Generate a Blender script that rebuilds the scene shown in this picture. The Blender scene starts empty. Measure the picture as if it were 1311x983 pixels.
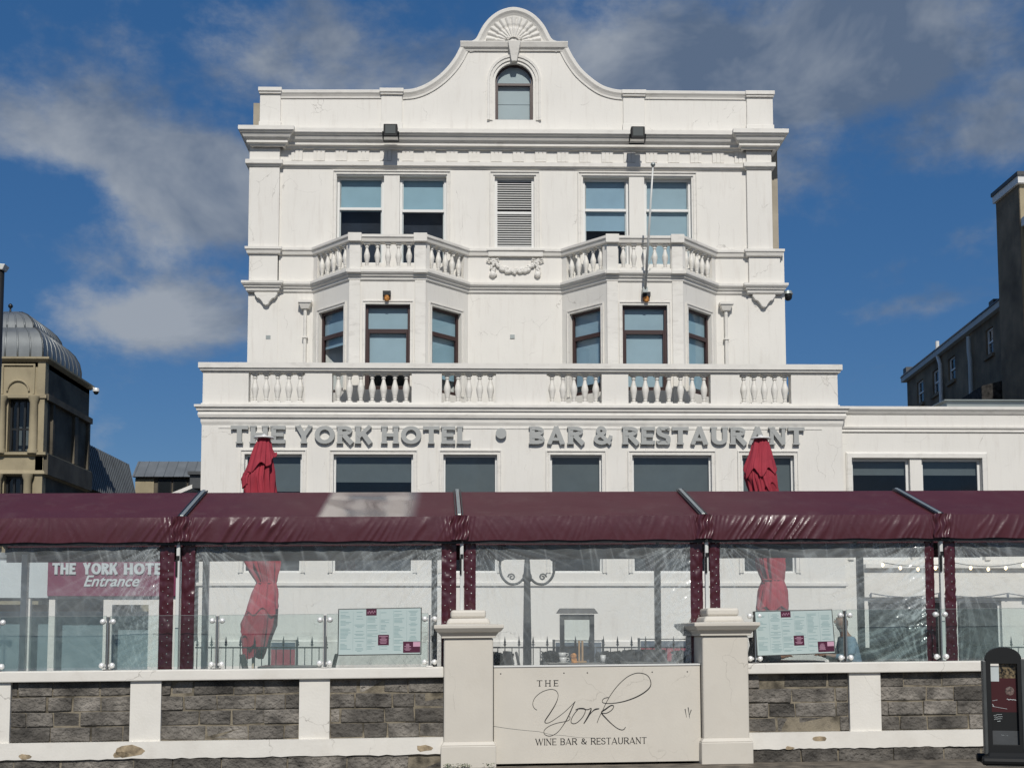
import bpy, bmesh, math, random
from math import sin, cos, pi, radians, sqrt, atan2
from mathutils import Vector, Matrix, noise
from mathutils.geometry import tessellate_polygon
random.seed(7)
SC = bpy.context.scene
COL = SC.collection
# ---------------------------------------------------------------- camera model
TILT = radians(4.5); PSI = radians(0.9); FPX = 1500.0; PU = 634.6; PV = 697.0
CAMZ = 1.6
cam_d = bpy.data.cameras.new('camera'); cam = bpy.data.objects.new('camera', cam_d); COL.objects.link(cam)
cam.location = (0, 0, CAMZ); cam.rotation_euler = (pi/2 + TILT, 0, -PSI)
cam_d.sensor_width = 36.0; cam_d.lens = FPX/1311*36
cam_d.shift_x = (655.5-PU)/1311; cam_d.shift_y = (PV-491.5)/1311
cam_d.clip_start = 0.1; cam_d.clip_end = 5000
SC.camera = cam
CM = (Matrix.Rotation(-PSI, 3, 'Z') @ Matrix.Rotation(pi/2+TILT, 3, 'X'))
def ray(u, v): return (CM @ Vector(((u-PU)/FPX, -(v-PV)/FPX, -1))).normalized()

class Frame:
    """local frame: a along the wall, o outwards (towards the street), z up; slope = rise per metre along a"""
    def __init__(s, ox, oy, ang=0.0, slope=0.0):
        s.ox, s.oy, s.ang, s.sl = ox, oy, ang, slope
        s.A = Vector((cos(ang), sin(ang), 0)); s.O = Vector((sin(ang), -cos(ang), 0))
    def W(s, a, o, z):
        return Vector((s.ox, s.oy, 0)) + s.A*a + s.O*o + Vector((0, 0, z + s.sl*a))
    def P(s, u, v, o=0.0):
        d = ray(u, v); c = Vector((0, 0, CAMZ)); p0 = Vector((s.ox, s.oy, 0)) + s.O*o
        t = (p0-c).dot(s.O)/d.dot(s.O); w = c + d*t
        a = (w-p0).dot(s.A)
        return a, w.z - s.sl*a
    def a(s, u, v, o=0.0): return s.P(u, v, o)[0]
    def z(s, v, o=0.0, u=655): return s.P(u, v, o)[1]

H = Frame(0, 30)                                  # hotel main wall
G = Frame(0, 14.7, radians(2.2), 0.0096)          # street wall and terrace

# ---------------------------------------------------------------- mesh builder
class MB:
    def __init__(s, fr=None):
        s.v = []; s.f = []; s.fr = fr; s.tint = []; s.mi = []; s.m = None; s.cur = 0
    def V(s, a, o, z):
        p = s.fr.W(a, o, z) if s.fr else Vector((a, o, z))
        if s.m: p = s.m @ p
        s.v.append(p); return len(s.v)-1
    def F(s, ids, t=0.5): s.f.append(tuple(ids)); s.tint.append(t); s.mi.append(s.cur)
    def poly(s, pts, t=0.5): s.F([s.V(*p) for p in pts], t)
    def box(s, a0, a1, o0, o1, z0, z1, t=0.5):
        if a0 > a1: a0, a1 = a1, a0
        if o0 > o1: o0, o1 = o1, o0
        if z0 > z1: z0, z1 = z1, z0
        i = [s.V(a, o, z) for z in (z0, z1) for o in (o0, o1) for a in (a0, a1)]
        for q in ((0,1,3,2),(4,6,7,5),(0,4,5,1),(2,3,7,6),(0,2,6,4),(1,5,7,3)): s.F([i[k] for k in q], t)
    def hexa(s, lo, hi, t=0.5):
        """lo, hi: four (a,o,z) each"""
        i = [s.V(*p) for p in lo] + [s.V(*p) for p in hi]
        n = len(lo)
        s.F(i[:n][::-1], t); s.F(i[n:], t)
        for k in range(n): s.F((i[k], i[(k+1)%n], i[n+(k+1)%n], i[n+k]), t)
    def prism(s, poly, o0, o1, plane='az', holes=()):
        """polygon in plane 'az' (extruded in o) or 'ao' (extruded in z)"""
        def mk(p, q, r): return (p, r, q) if plane == 'az' else (p, q, r)
        loops = [list(poly)] + [list(h) for h in holes]
        tr = tessellate_polygon([[Vector((p[0], p[1], 0)) for p in L] for L in loops])
        flat = [p for L in loops for p in L]
        i0 = [s.V(*mk(p[0], p[1], o0)) for p in flat]; i1 = [s.V(*mk(p[0], p[1], o1)) for p in flat]
        for t in tr: s.F([i0[k] for k in t]); s.F([i1[k] for k in t][::-1])
        b = 0
        for L in loops:
            n = len(L)
            for k in range(n): s.F((i0[b+k], i0[b+(k+1)%n], i1[b+(k+1)%n], i1[b+k]))
            b += n
    def sweep(s, path, prof, plane='ao', closed=False, caps=True):
        """path in plane; profile (d, r): d to the left of the path direction, r out of plane"""
        n = len(path); rows = []
        for i in range(n):
            p = Vector(path[i])
            if closed or 0 < i < n-1:
                a = (p-Vector(path[i-1])).normalized(); b = (Vector(path[(i+1) % n])-p).normalized()
            elif i == 0: a = b = (Vector(path[1])-p).normalized()
            else: a = b = (p-Vector(path[i-1])).normalized()
            na = Vector((-a.y, a.x)); nb = Vector((-b.y, b.x))
            m = (na+nb)
            if m.length < 1e-4: m = na
            m.normalize(); k = 1/max(0.35, m.dot(na))
            row = []
            for d, r in prof:
                q = p + m*d*k
                row.append(s.V(q.x, q.y, r) if plane == 'ao' else s.V(q.x, r, q.y))
            rows.append(row)
        for i in range(n if closed else n-1):
            A, B = rows[i], rows[(i+1) % n]
            for j in range(len(prof)-1): s.F((A[j], B[j], B[j+1], A[j+1]))
        if caps and not closed:
            s.F(rows[0]); s.F(rows[-1][::-1])
    def wall(s, a0, a1, z0, z1, holes, o=0.0, depth=0.2, back=False):
        As = sorted({a0, a1, *[x for h in holes for x in h[:2]]}); Zs = sorted({z0, z1, *[x for h in holes for x in h[2:]]})
        As = [x for x in As if a0 <= x <= a1]; Zs = [x for x in Zs if z0 <= x <= z1]
        for i in range(len(As)-1):
            for j in range(len(Zs)-1):
                ca, cz = (As[i]+As[i+1])/2, (Zs[j]+Zs[j+1])/2
                if any(h[0] < ca < h[1] and h[2] < cz < h[3] for h in holes): continue
                s.poly([(As[i], o, Zs[j]), (As[i+1], o, Zs[j]), (As[i+1], o, Zs[j+1]), (As[i], o, Zs[j+1])])
                if back: s.poly([(As[i], o-depth, Zs[j]), (As[i+1], o-depth, Zs[j]), (As[i+1], o-depth, Zs[j+1]), (As[i], o-depth, Zs[j+1])])
        for h in holes:
            A0, A1, Z0, Z1 = h
            s.poly([(A0, o, Z0), (A1, o, Z0), (A1, o-depth, Z0), (A0, o-depth, Z0)])
            s.poly([(A0, o, Z1), (A1, o, Z1), (A1, o-depth, Z1), (A0, o-depth, Z1)])
            s.poly([(A0, o, Z0), (A0, o, Z1), (A0, o-depth, Z1), (A0, o-depth, Z0)])
            s.poly([(A1, o, Z0), (A1, o, Z1), (A1, o-depth, Z1), (A1, o-depth, Z0)])
    def lathe(s, prof, a=0, o=0, z=0, n=12, sq=False):
        rows = []
        for r, h in prof:
            rows.append([s.V(a + r*cos(2*pi*k/n + (pi/4 if sq else 0)), o + r*sin(2*pi*k/n + (pi/4 if sq else 0)), z+h) for k in range(n)])
        for A, B in zip(rows, rows[1:]):
            for k in range(n): s.F((A[k], A[(k+1)%n], B[(k+1)%n], B[k]))
        s.F(rows[0][::-1]); s.F(rows[-1])
    def tube(s, pts, r, n=8, closed=False):
        """pts in (a,o,z); r number or list"""
        P = [Vector(p) for p in pts]; m = len(P); rows = []
        up = Vector((0, 0, 1))
        d0 = (P[1]-P[0]).normalized(); x = d0.cross(up)
        if x.length < .1: x = d0.cross(Vector((1, 0, 0)))
        x.normalize()
        for i in range(m):
            if closed: t = P[(i+1) % m]-P[i-1]
            else: t = P[min(i+1, m-1)]-P[max(i-1, 0)]
            t.normalize(); x = (x - t*x.dot(t)).normalized(); y = t.cross(x)
            rr = r[i] if isinstance(r, (list, tuple)) else r
            rows.append([s.V(*(P[i] + x*rr*cos(2*pi*k/n) + y*rr*sin(2*pi*k/n))) for k in range(n)])
        for i in range(m if closed else m-1):
            A, B = rows[i], rows[(i+1) % m]
            for k in range(n): s.F((A[k], A[(k+1)%n], B[(k+1)%n], B[k]))
        if not closed: s.F(rows[0][::-1]); s.F(rows[-1])
    def ball(s, c, rx, ry=None, rz=None, n=10, m=6):
        ry = ry or rx; rz = rz or rx; rows = []
        for j in range(m+1):
            th = pi*j/m
            rr = max(sin(th), 0.02)
            rows.append([s.V(c[0]+rx*rr*cos(2*pi*k/n), c[1]+ry*rr*sin(2*pi*k/n), c[2]-rz*cos(th)) for k in range(n)])
        for A, B in zip(rows, rows[1:]):
            for k in range(n): s.F((A[k], A[(k+1)%n], B[(k+1)%n], B[k]))
        s.F(rows[0][::-1]); s.F(rows[-1])
    def grid(s, fn, nu, nv):
        I = [[s.V(*fn(i/nu, j/nv)) for i in range(nu+1)] for j in range(nv+1)]
        for j in range(nv):
            for i in range(nu): s.F((I[j][i], I[j][i+1], I[j+1][i+1], I[j+1][i]))
    def build(s, name, mat, parent=None, smooth=False, bevel=0, base=None, tint=False, recalc=True, autos=None):
        me = bpy.data.meshes.new(name)
        me.from_pydata([tuple(p) for p in s.v], [], s.f)
        mats = mat if isinstance(mat, (list, tuple)) else [mat]
        for m in mats: me.materials.append(m)
        if len(mats) > 1:
            for p, k in zip(me.polygons, s.mi): p.material_index = k
        if tint:
            at = me.color_attributes.new('tint', 'FLOAT_COLOR', 'CORNER')
            for p, t in zip(me.polygons, s.tint):
                for li in p.loop_indices: at.data[li].color = (t, t, t, 1)
        if recalc:
            bm = bmesh.new(); bm.from_mesh(me); bmesh.ops.recalc_face_normals(bm, faces=bm.faces); bm.to_mesh(me); bm.free()
        if smooth or autos:
            for p in me.polygons: p.use_smooth = True
            if autos: me.set_sharp_from_angle(angle=radians(autos))
        ob = bpy.data.objects.new(name, me); COL.objects.link(ob)
        if bevel:
            b = ob.modifiers.new('bevel', 'BEVEL'); b.width = bevel; b.segments = 2; b.limit_method = 'ANGLE'; b.angle_limit = radians(40)
        if parent is not None: ob.parent = parent
        return ob

def tag(o, label=None, cat=None, group=None, kind=None):
    if label: o['label'] = label
    if cat: o['category'] = cat
    if group: o['group'] = group
    if kind: o['kind'] = kind
    return o
THINGS = []
def thing(name, label, cat, group=None):
    o = bpy.data.objects.new(name, None); o.empty_display_size = .2; COL.objects.link(o)
    tag(o, label, cat, group); THINGS.append(o); return o
def kids(o): return [c for c in ALLCH.get(o.name, [])]
ALLCH = {}
def finalise():
    """put every thing's origin at the base of its box (meshes were built in world coordinates)"""
    bpy.context.view_layer.update()
    ch = {}
    for o in COL.all_objects:
        if o.parent: ch.setdefault(o.parent.name, []).append(o)
    def desc(o):
        r = []
        for c in ch.get(o.name, []): r.append(c); r += desc(c)
        return r
    for t in THINGS:
        if t.get('placed'): del t['placed']; continue
        ds = [d for d in [t]+desc(t) if d.type == 'MESH']
        pts = [d.matrix_world @ Vector(c) for d in ds for c in d.bound_box]
        if not pts: continue
        b = Vector(((min(p.x for p in pts)+max(p.x for p in pts))/2, (min(p.y for p in pts)+max(p.y for p in pts))/2, min(p.z for p in pts)))
        if t.type == 'MESH': t.data.transform(Matrix.Translation(-b)); t.location = b
        else: t.location = b
        for c in ch.get(t.name, []):
            c.location = c.location - b
def copy_tree(o, parent=None):
    c = o.copy(); COL.objects.link(c)
    if parent is not None: c.parent = parent
    for k in [x for x in COL.all_objects if x.parent == o]: copy_tree(k, c)
    return c

# ---------------------------------------------------------------- materials
def nodes(m): return m.node_tree.nodes, m.node_tree.links
def pmat(name, col, rough=.6, metal=0., spec=.5, var=.12, vs=1.5, bump=.0, bs=30, dist=.01, coat=0., tintamt=0., grime=0., grimecol=(.25,.22,.18), gscale=(.6,.6,.12), cracks=0., stretch=(1,1,1)):
    m = bpy.data.materials.new(name); m.use_nodes = True; N, L = nodes(m)
    b = N['Principled BSDF']; b.inputs['Roughness'].default_value = rough; b.inputs['Metallic'].default_value = metal
    b.inputs['Specular IOR Level'].default_value = spec; b.inputs['Coat Weight'].default_value = coat
    geo = N.new('ShaderNodeNewGeometry'); mp = N.new('ShaderNodeMapping'); mp.inputs['Scale'].default_value = stretch
    L.new(geo.outputs['Position'], mp.inputs['Vector'])
    vec = mp.outputs['Vector']
    last = None
    rgb = N.new('ShaderNodeRGB'); rgb.outputs[0].default_value = (*col, 1); last = rgb.outputs[0]
    def mul(fac_out, lo, hi, col_in, wide=False):
        mr = N.new('ShaderNodeMapRange')
        if wide: mr.inputs['From Min'].default_value = .32; mr.inputs['From Max'].default_value = .68
        mr.inputs['To Min'].default_value = lo; mr.inputs['To Max'].default_value = hi
        L.new(fac_out, mr.inputs['Value'])
        mx = N.new('ShaderNodeVectorMath'); mx.operation = 'SCALE'; L.new(col_in, mx.inputs[0]); L.new(mr.outputs[0], mx.inputs['Scale']); return mx.outputs[0]
    if var:
        n = N.new('ShaderNodeTexNoise'); n.inputs['Scale'].default_value = vs; n.inputs['Detail'].default_value = 6; L.new(vec, n.inputs['Vector'])
        last = mul(n.outputs['Fac'], 1-var*1.6, 1+var*1.2, last, var >= .3)
    if tintamt:
        at = N.new('ShaderNodeAttribute'); at.attribute_name = 'tint'
        last = mul(at.outputs['Fac'], 1-tintamt, 1+tintamt, last)
    if grime:
        mp2 = N.new('ShaderNodeMapping'); mp2.inputs['Scale'].default_value = gscale; L.new(geo.outputs['Position'], mp2.inputs['Vector'])
        n = N.new('ShaderNodeTexNoise'); n.inputs['Scale'].default_value = 6; n.inputs['Detail'].default_value = 8; n.inputs['Roughness'].default_value = .7; L.new(mp2.outputs[0], n.inputs['Vector'])
        mr = N.new('ShaderNodeMapRange'); mr.inputs['From Min'].default_value = .52; mr.inputs['From Max'].default_value = .78; mr.inputs['To Max'].default_value = grime
        L.new(n.outputs['Fac'], mr.inputs['Value'])
        mx = N.new('ShaderNodeMix'); mx.data_type = 'RGBA'; L.new(mr.outputs[0], mx.inputs['Factor']); L.new(last, mx.inputs['A']); mx.inputs['B'].default_value = (*grimecol, 1); last = mx.outputs['Result']
    if cracks:
        nz = N.new('ShaderNodeTexNoise'); nz.inputs['Scale'].default_value = 2.2; nz.inputs['Detail'].default_value = 5; L.new(vec, nz.inputs['Vector'])
        ad = N.new('ShaderNodeVectorMath'); ad.operation = 'MULTIPLY_ADD'; L.new(nz.outputs['Color'], ad.inputs[0]); ad.inputs[1].default_value = (.5, .5, .5); L.new(vec, ad.inputs[2])
        vo = N.new('ShaderNodeTexVoronoi'); vo.feature = 'DISTANCE_TO_EDGE'; vo.inputs['Scale'].default_value = 1.1; L.new(ad.outputs[0], vo.inputs['Vector'])
        mr = N.new('ShaderNodeMapRange'); mr.inputs['From Min'].default_value = .0; mr.inputs['From Max'].default_value = .006; mr.inputs['To Min'].default_value = 1; mr.inputs['To Max'].default_value = 0
        L.new(vo.outputs['Distance'], mr.inputs['Value'])
        n2 = N.new('ShaderNodeTexNoise'); n2.inputs['Scale'].default_value = 1.3; L.new(vec, n2.inputs['Vector'])
        m2 = N.new('ShaderNodeMapRange'); m2.inputs['From Min'].default_value = .54; m2.inputs['From Max'].default_value = .62; m2.inputs['To Max'].default_value = cracks; L.new(n2.outputs['Fac'], m2.inputs['Value'])
        mm = N.new('ShaderNodeMath'); mm.operation = 'MULTIPLY'; L.new(mr.outputs[0], mm.inputs[0]); L.new(m2.outputs[0], mm.inputs[1])
        mx = N.new('ShaderNodeMix'); mx.data_type = 'RGBA'; L.new(mm.outputs[0], mx.inputs['Factor']); L.new(last, mx.inputs['A']); mx.inputs['B'].default_value = (.12, .1, .08, 1); last = mx.outputs['Result']
    L.new(last, b.inputs['Base Color'])
    if bump:
        n = N.new('ShaderNodeTexNoise'); n.inputs['Scale'].default_value = bs; n.inputs['Detail'].default_value = 5; L.new(vec, n.inputs['Vector'])
        bp = N.new('ShaderNodeBump'); bp.inputs['Strength'].default_value = bump; bp.inputs['Distance'].default_value = dist; L.new(n.outputs['Fac'], bp.inputs['Height']); L.new(bp.outputs[0], b.inputs['Normal'])
    return m
def clearmat(name, tint, gloss_rough, ior, haze=0., hazecol=(.6,.65,.66), bump=0., bs=8, stretch=(1,1,1), dist=.01, minr=0.0):
    """thin transparent sheet: transparent + fresnel gloss (+ a little diffuse haze)"""
    m = bpy.data.materials.new(name); m.use_nodes = True; N, L = nodes(m); N.remove(N['Principled BSDF'])
    out = N['Material Output']; tr = N.new('ShaderNodeBsdfTransparent'); tr.inputs[0].default_value = (*tint, 1)
    gl = N.new('ShaderNodeBsdfGlossy'); gl.inputs['Roughness'].default_value = gloss_rough
    fr = N.new('ShaderNodeFresnel'); gb = N.new('ShaderNodeNewGeometry'); im = N.new('ShaderNodeMapRange'); im.inputs['To Min'].default_value = ior; im.inputs['To Max'].default_value = 1/ior
    L.new(gb.outputs['Backfacing'], im.inputs['Value']); L.new(im.outputs[0], fr.inputs['IOR'])
    base = tr.outputs[0]
    if haze:
        df = N.new('ShaderNodeBsdfDiffuse'); df.inputs[0].default_value = (*hazecol, 1)
        mh = N.new('ShaderNodeMixShader')
        geo = N.new('ShaderNodeNewGeometry'); n = N.new('ShaderNodeTexNoise'); n.inputs['Scale'].default_value = 1.6; n.inputs['Detail'].default_value = 6; L.new(geo.outputs['Position'], n.inputs['Vector'])
        mr = N.new('ShaderNodeMapRange'); mr.inputs['From Min'].default_value = .3; mr.inputs['From Max'].default_value = .7; mr.inputs['To Min'].default_value = haze*.6; mr.inputs['To Max'].default_value = haze*1.4; L.new(n.outputs['Fac'], mr.inputs['Value'])
        at = N.new('ShaderNodeAttribute'); at.attribute_name = 'crease'; ma = N.new('ShaderNodeMath'); ma.operation = 'MULTIPLY_ADD'; ma.use_clamp = True; L.new(at.outputs['Fac'], ma.inputs[0]); ma.inputs[1].default_value = .55; L.new(mr.outputs[0], ma.inputs[2])
        L.new(ma.outputs[0], mh.inputs[0]); L.new(tr.outputs[0], mh.inputs[1]); L.new(df.outputs[0], mh.inputs[2]); base = mh.outputs[0]
    mx = N.new('ShaderNodeMixShader'); fac = fr.outputs[0]
    if minr:
        a = N.new('ShaderNodeMath'); a.operation = 'MAXIMUM'; L.new(fac, a.inputs[0]); a.inputs[1].default_value = minr; fac = a.outputs[0]
    L.new(fac, mx.inputs[0]); L.new(base, mx.inputs[1]); L.new(gl.outputs[0], mx.inputs[2]); L.new(mx.outputs[0], out.inputs['Surface'])
    if bump:
        geo = N.new('ShaderNodeNewGeometry'); mp = N.new('ShaderNodeMapping'); mp.inputs['Scale'].default_value = stretch; L.new(geo.outputs['Position'], mp.inputs['Vector'])
        n = N.new('ShaderNodeTexNoise'); n.inputs['Scale'].default_value = bs; n.inputs['Detail'].default_value = 4; n.inputs['Distortion'].default_value = .6; L.new(mp.outputs[0], n.inputs['Vector'])
        bp = N.new('ShaderNodeBump'); bp.inputs['Strength'].default_value = bump; bp.inputs['Distance'].default_value = dist; L.new(n.outputs['Fac'], bp.inputs['Height']); L.new(bp.outputs[0], gl.inputs['Normal']); L.new(bp.outputs[0], fr.inputs['Normal'])
    return m
WH = (.72, .70, .655)
M = {}
M['paint'] = pmat('painted_render', WH, .62, var=.05, vs=1.1, bump=.35, bs=22, dist=.006, grime=.38, grimecol=(.44,.39,.34), gscale=(1.3,1.3,.14), cracks=.5)
M['paint_trim'] = pmat('painted_moulding', (.71,.69,.645), .6, var=.06, vs=3, bump=.3, bs=40, dist=.004, grime=.42, grimecol=(.30,.275,.24), gscale=(.5,.5,1.6))
M['paint_wall'] = pmat('painted_masonry', (.72,.695,.64), .65, var=.07, vs=3, bump=.5, bs=35, dist=.004, grime=.22, grimecol=(.42,.36,.29), gscale=(.6,.6,.5), cracks=.6)
M['paint_pier'] = pmat('cream_pier_paint', (.60,.565,.50), .6, var=.05, vs=3, bump=.4, bs=35, dist=.003, grime=.15, grimecol=(.4,.34,.27), gscale=(.6,.6,.5), cracks=.3)
M['tan'] = pmat('bare_tan_render', (.37,.33,.26), .85, var=.25, vs=1.5, bump=.4, bs=20, grime=.4, grimecol=(.2,.18,.15))
M['stone'] = pmat('dark_rubble_stone', (.15,.137,.12), .9, var=.4, vs=3.5, bump=1.0, bs=20, dist=.05, tintamt=.45, grime=.85, grimecol=(.030,.028,.024), gscale=(.5,.5,.5))
M['mortar'] = pmat('pale_mortar', (.22,.19,.14), .95, var=.45, vs=6, bump=.8, bs=60, dist=.01, grime=.9, grimecol=(.03,.028,.025), gscale=(1,1,1))
M['brownframe'] = pmat('dark_brown_window_frame', (.045,.022,.02), .35, var=.1)
M['whiteframe'] = pmat('white_window_frame', (.72,.72,.70), .35, var=.04)
M['dark'] = pmat('dark_room', (.012,.013,.015), .9, var=0)
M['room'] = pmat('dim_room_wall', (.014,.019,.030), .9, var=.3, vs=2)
M['blind'] = pmat('pale_blue_blind', (.31,.455,.53), .8, var=.1, vs=2)
M['blind_b'] = pmat('faded_blue_blind', (.36,.47,.53), .8, var=.1, vs=2)
M['blind_c'] = pmat('soft_blue_blind', (.30,.43,.53), .8, var=.1, vs=2)
M['blindw'] = pmat('pale_grey_blind', (.50,.55,.56), .8, var=.05, vs=4)
M['blindd'] = pmat('dim_grey_blind', (.145,.165,.17), .8, var=.1, vs=4)
M['glass'] = clearmat('window_glass', (.86,.90,.91), .01, 1.5, bump=.06, bs=1.3, dist=.02)
M['darkglass'] = clearmat('tinted_window_glass', (.78,.82,.83), .01, 1.75, bump=.08, bs=1.1, dist=.02)
M['balglass'] = clearmat('balustrade_glass', (.80,.88,.87), .01, 1.5)
M['pvc'] = clearmat('clear_pvc_film', (.93,.95,.95), .19, 1.62, haze=.14, bump=.45, bs=5, stretch=(1,1,.8), dist=.03)
M['maroon'] = pmat('maroon_pvc_sheet', (.082,.021,.026), .5, spec=.22, var=.12, vs=2.5, bump=.25, bs=9, dist=.01, coat=.0, grime=.12, grimecol=(.3,.25,.22))
M['maroon_v'] = pmat('maroon_pvc_valance', (.080,.021,.030), .34, var=.12, vs=4, bump=.3, bs=12, dist=.01, coat=.2)
M['border'] = pmat('maroon_curtain_border', (.060,.013,.021), .3, var=.12, vs=4, bump=.35, bs=14, dist=.008, coat=.2)
M['rail'] = pmat('grey_aluminium', (.33,.36,.35), .4, metal=.5, var=.08)
M['whitemetal'] = pmat('white_powder_coat', (.62,.63,.61), .35, var=.06)
M['steel'] = pmat('dark_steel', (.10,.10,.10), .3, metal=.8, var=.05)
M['polished'] = pmat('polished_clamp', (.85,.85,.83), .3, metal=.3, var=0)
M['lens'] = pmat('dull_lens', (.09,.10,.10), .7, spec=.2, var=.1)
M['porchwall'] = pmat('pale_porch_interior', (.30,.38,.42), .8, var=.15)
M['chrome'] = pmat('brushed_steel', (.62,.62,.60), .22, metal=1, var=.05)
M['blackm'] = pmat('black_metal', (.012,.013,.014), .4, var=.1)
M['blackp'] = pmat('black_plastic', (.012,.013,.014), .6, var=.15, spec=.25)
M['greym'] = pmat('grey_cast_iron', (.06,.065,.065), .5, var=.25, vs=8)
M['letter'] = pmat('grey_sign_letters', (.36,.37,.36), .5, var=.05, vs=6)
M['ink'] = pmat('black_lettering', (.012,.012,.014), .5, var=0)
M['red'] = pmat('red_parasol_cloth', (.33,.028,.048), .85, var=.2, vs=5, bump=.4, bs=60, dist=.003)
M['pole'] = pmat('parasol_pole', (.45,.36,.25), .5)
M['menu'] = pmat('menu_paper', (.45,.54,.53), .4, var=.03)
M['menuink'] = pmat('menu_print', (.17,.29,.30), .6, var=0)
M['plum'] = pmat('plum_menu_square', (.075,.012,.035), .4, var=.05)
M['palepink'] = pmat('pale_pink_print', (.55,.32,.42), .5, var=0)
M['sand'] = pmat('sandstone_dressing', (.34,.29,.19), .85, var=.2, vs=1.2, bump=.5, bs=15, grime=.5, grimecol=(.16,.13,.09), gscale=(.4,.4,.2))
M['sandd'] = pmat('weathered_shade_stone', (.11,.095,.07), .9, var=.3, vs=1, bump=.5, bs=15, grime=.5, grimecol=(.05,.045,.04))  # sandstone darkened so that the flank's shade is in the colour
M['lead'] = pmat('lead_sheet_roof', (.20,.215,.22), .45, metal=.4, var=.25, vs=1.5, bump=.2, bs=10)
M['slate'] = pmat('dark_slate_cladding', (.06,.065,.07), .55, var=.25, vs=1.5, bump=.3, bs=10)
M['greyrender'] = pmat('grey_cement_render', (.19,.152,.105), .9, var=.3, vs=.8, bump=.5, bs=12, grime=.5, grimecol=(.05,.048,.042))
M['brickd'] = pmat('dark_rubble_gable', (.03,.028,.026), .95, var=.6, vs=7, bump=1, bs=9)
M['asphalt'] = pmat('asphalt', (.06,.058,.055), .9, var=.3, vs=4, bump=.6, bs=80)
M['paving'] = pmat('worn_paving', (.13,.11,.085), .9, var=.35, vs=5, bump=.6, bs=40, dist=.01)
M['deck'] = pmat('terrace_decking', (.10,.085,.07), .8, var=.2)
M['leaf'] = pmat('dark_hedge_leaves', (.035,.06,.022), .6, var=.6, vs=30)
M['tableblack'] = pmat('black_table', (.02,.02,.022), .35, var=.1)
M['chairblack'] = pmat('black_weave_chair', (.02,.019,.019), .55, var=.3, vs=60, bump=.8, bs=120)
M['ceramic'] = pmat('white_ceramic', (.75,.74,.72), .2, var=.02)
M['wood'] = pmat('light_wood', (.45,.27,.12), .55, var=.2, vs=20)
M['orangerust'] = pmat('rust_and_amber', (.55,.23,.05), .7, var=.4, vs=30)
M['skin'] = pmat('skin', (.42,.22,.15), .5, var=.08, vs=15)
M['shirtb'] = pmat('pale_blue_shirt', (.20,.30,.40), .8, var=.1, vs=6)
M['shirtd'] = pmat('dark_jacket', (.05,.05,.06), .8, var=.15, vs=6)
M['trouser'] = pmat('dark_trousers', (.03,.032,.04), .85, var=.1)
M['hairg'] = pmat('grey_hair', (.20,.18,.16), .7, var=.3, vs=60)
M['purple'] = pmat('plum_sign_board', (.17,.025,.07), .45, var=.06)
M['rosebanner'] = pmat('rose_windbreak_cloth', (.30,.05,.075), .8, var=.1)
M['navy'] = pmat('slate_blue_cloth', (.10,.13,.17), .8, var=.2)
def emat(name, col, s):
    m = bpy.data.materials.new(name); m.use_nodes = True; N, L = nodes(m)
    b = N['Principled BSDF']; b.inputs['Base Color'].default_value = (*col, 1); b.inputs['Emission Color'].default_value = (*col, 1); b.inputs['Emission Strength'].default_value = s
    return m
M['bulb'] = emat('warm_bulb', (1, .72, .38), 6)

# ---------------------------------------------------------------- glyphs (strokes, unit cap height)
def arc(cx, cy, rx, ry, d0, d1, n=12):
    return [(cx+rx*cos(radians(d0+(d1-d0)*i/n)), cy+ry*sin(radians(d0+(d1-d0)*i/n))) for i in range(n+1)]
def cat(pts, n=6):
    out = []
    for i in range(len(pts)-1):
        p0 = pts[max(i-1, 0)]; p1 = pts[i]; p2 = pts[i+1]; p3 = pts[min(i+2, len(pts)-1)]
        for k in range(n):
            t = k/n; out.append(tuple(.5*((2*p1[j])+(-p0[j]+p2[j])*t+(2*p0[j]-5*p1[j]+4*p2[j]-p3[j])*t*t+(-p0[j]+3*p1[j]-3*p2[j]+p3[j])*t**3) for j in (0, 1)))
    out.append(pts[-1]); return out
def ribbon(mb, pts, wf, o0, o1, closed=False):
    n = len(pts); P = [Vector(p) for p in pts]; rows = []
    if closed and (P[0]-P[-1]).length < 1e-5: P = P[:-1]; n -= 1
    for i in range(n):
        if closed: a = (P[i]-P[i-1]).normalized(); b = (P[(i+1)%n]-P[i]).normalized()
        else:
            a = (P[i]-P[max(i-1, 0)]); b = (P[min(i+1, n-1)]-P[i])
            if a.length < 1e-6: a = b
            if b.length < 1e-6: b = a
            a = a.normalized(); b = b.normalized()
        t = (a+b).normalized() if (a+b).length > 1e-3 else a
        m = Vector((-t.y, t.x)); k = 1/max(.5, m.dot(Vector((-a.y, a.x))))
        w = wf(i/(n-1), t)*.5*k
        L = P[i]+m*w; R = P[i]-m*w
        rows.append([mb.V(L.x, o1, L.y), mb.V(R.x, o1, R.y), mb.V(R.x, o0, R.y), mb.V(L.x, o0, L.y)])
    for i in range(n if closed else n-1):
        A, B = rows[i], rows[(i+1) % n]
        for k in range(4): mb.F((A[k], A[(k+1)%4], B[(k+1)%4], B[k]))
    if not closed: mb.F(rows[0]); mb.F(rows[-1][::-1])
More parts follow.
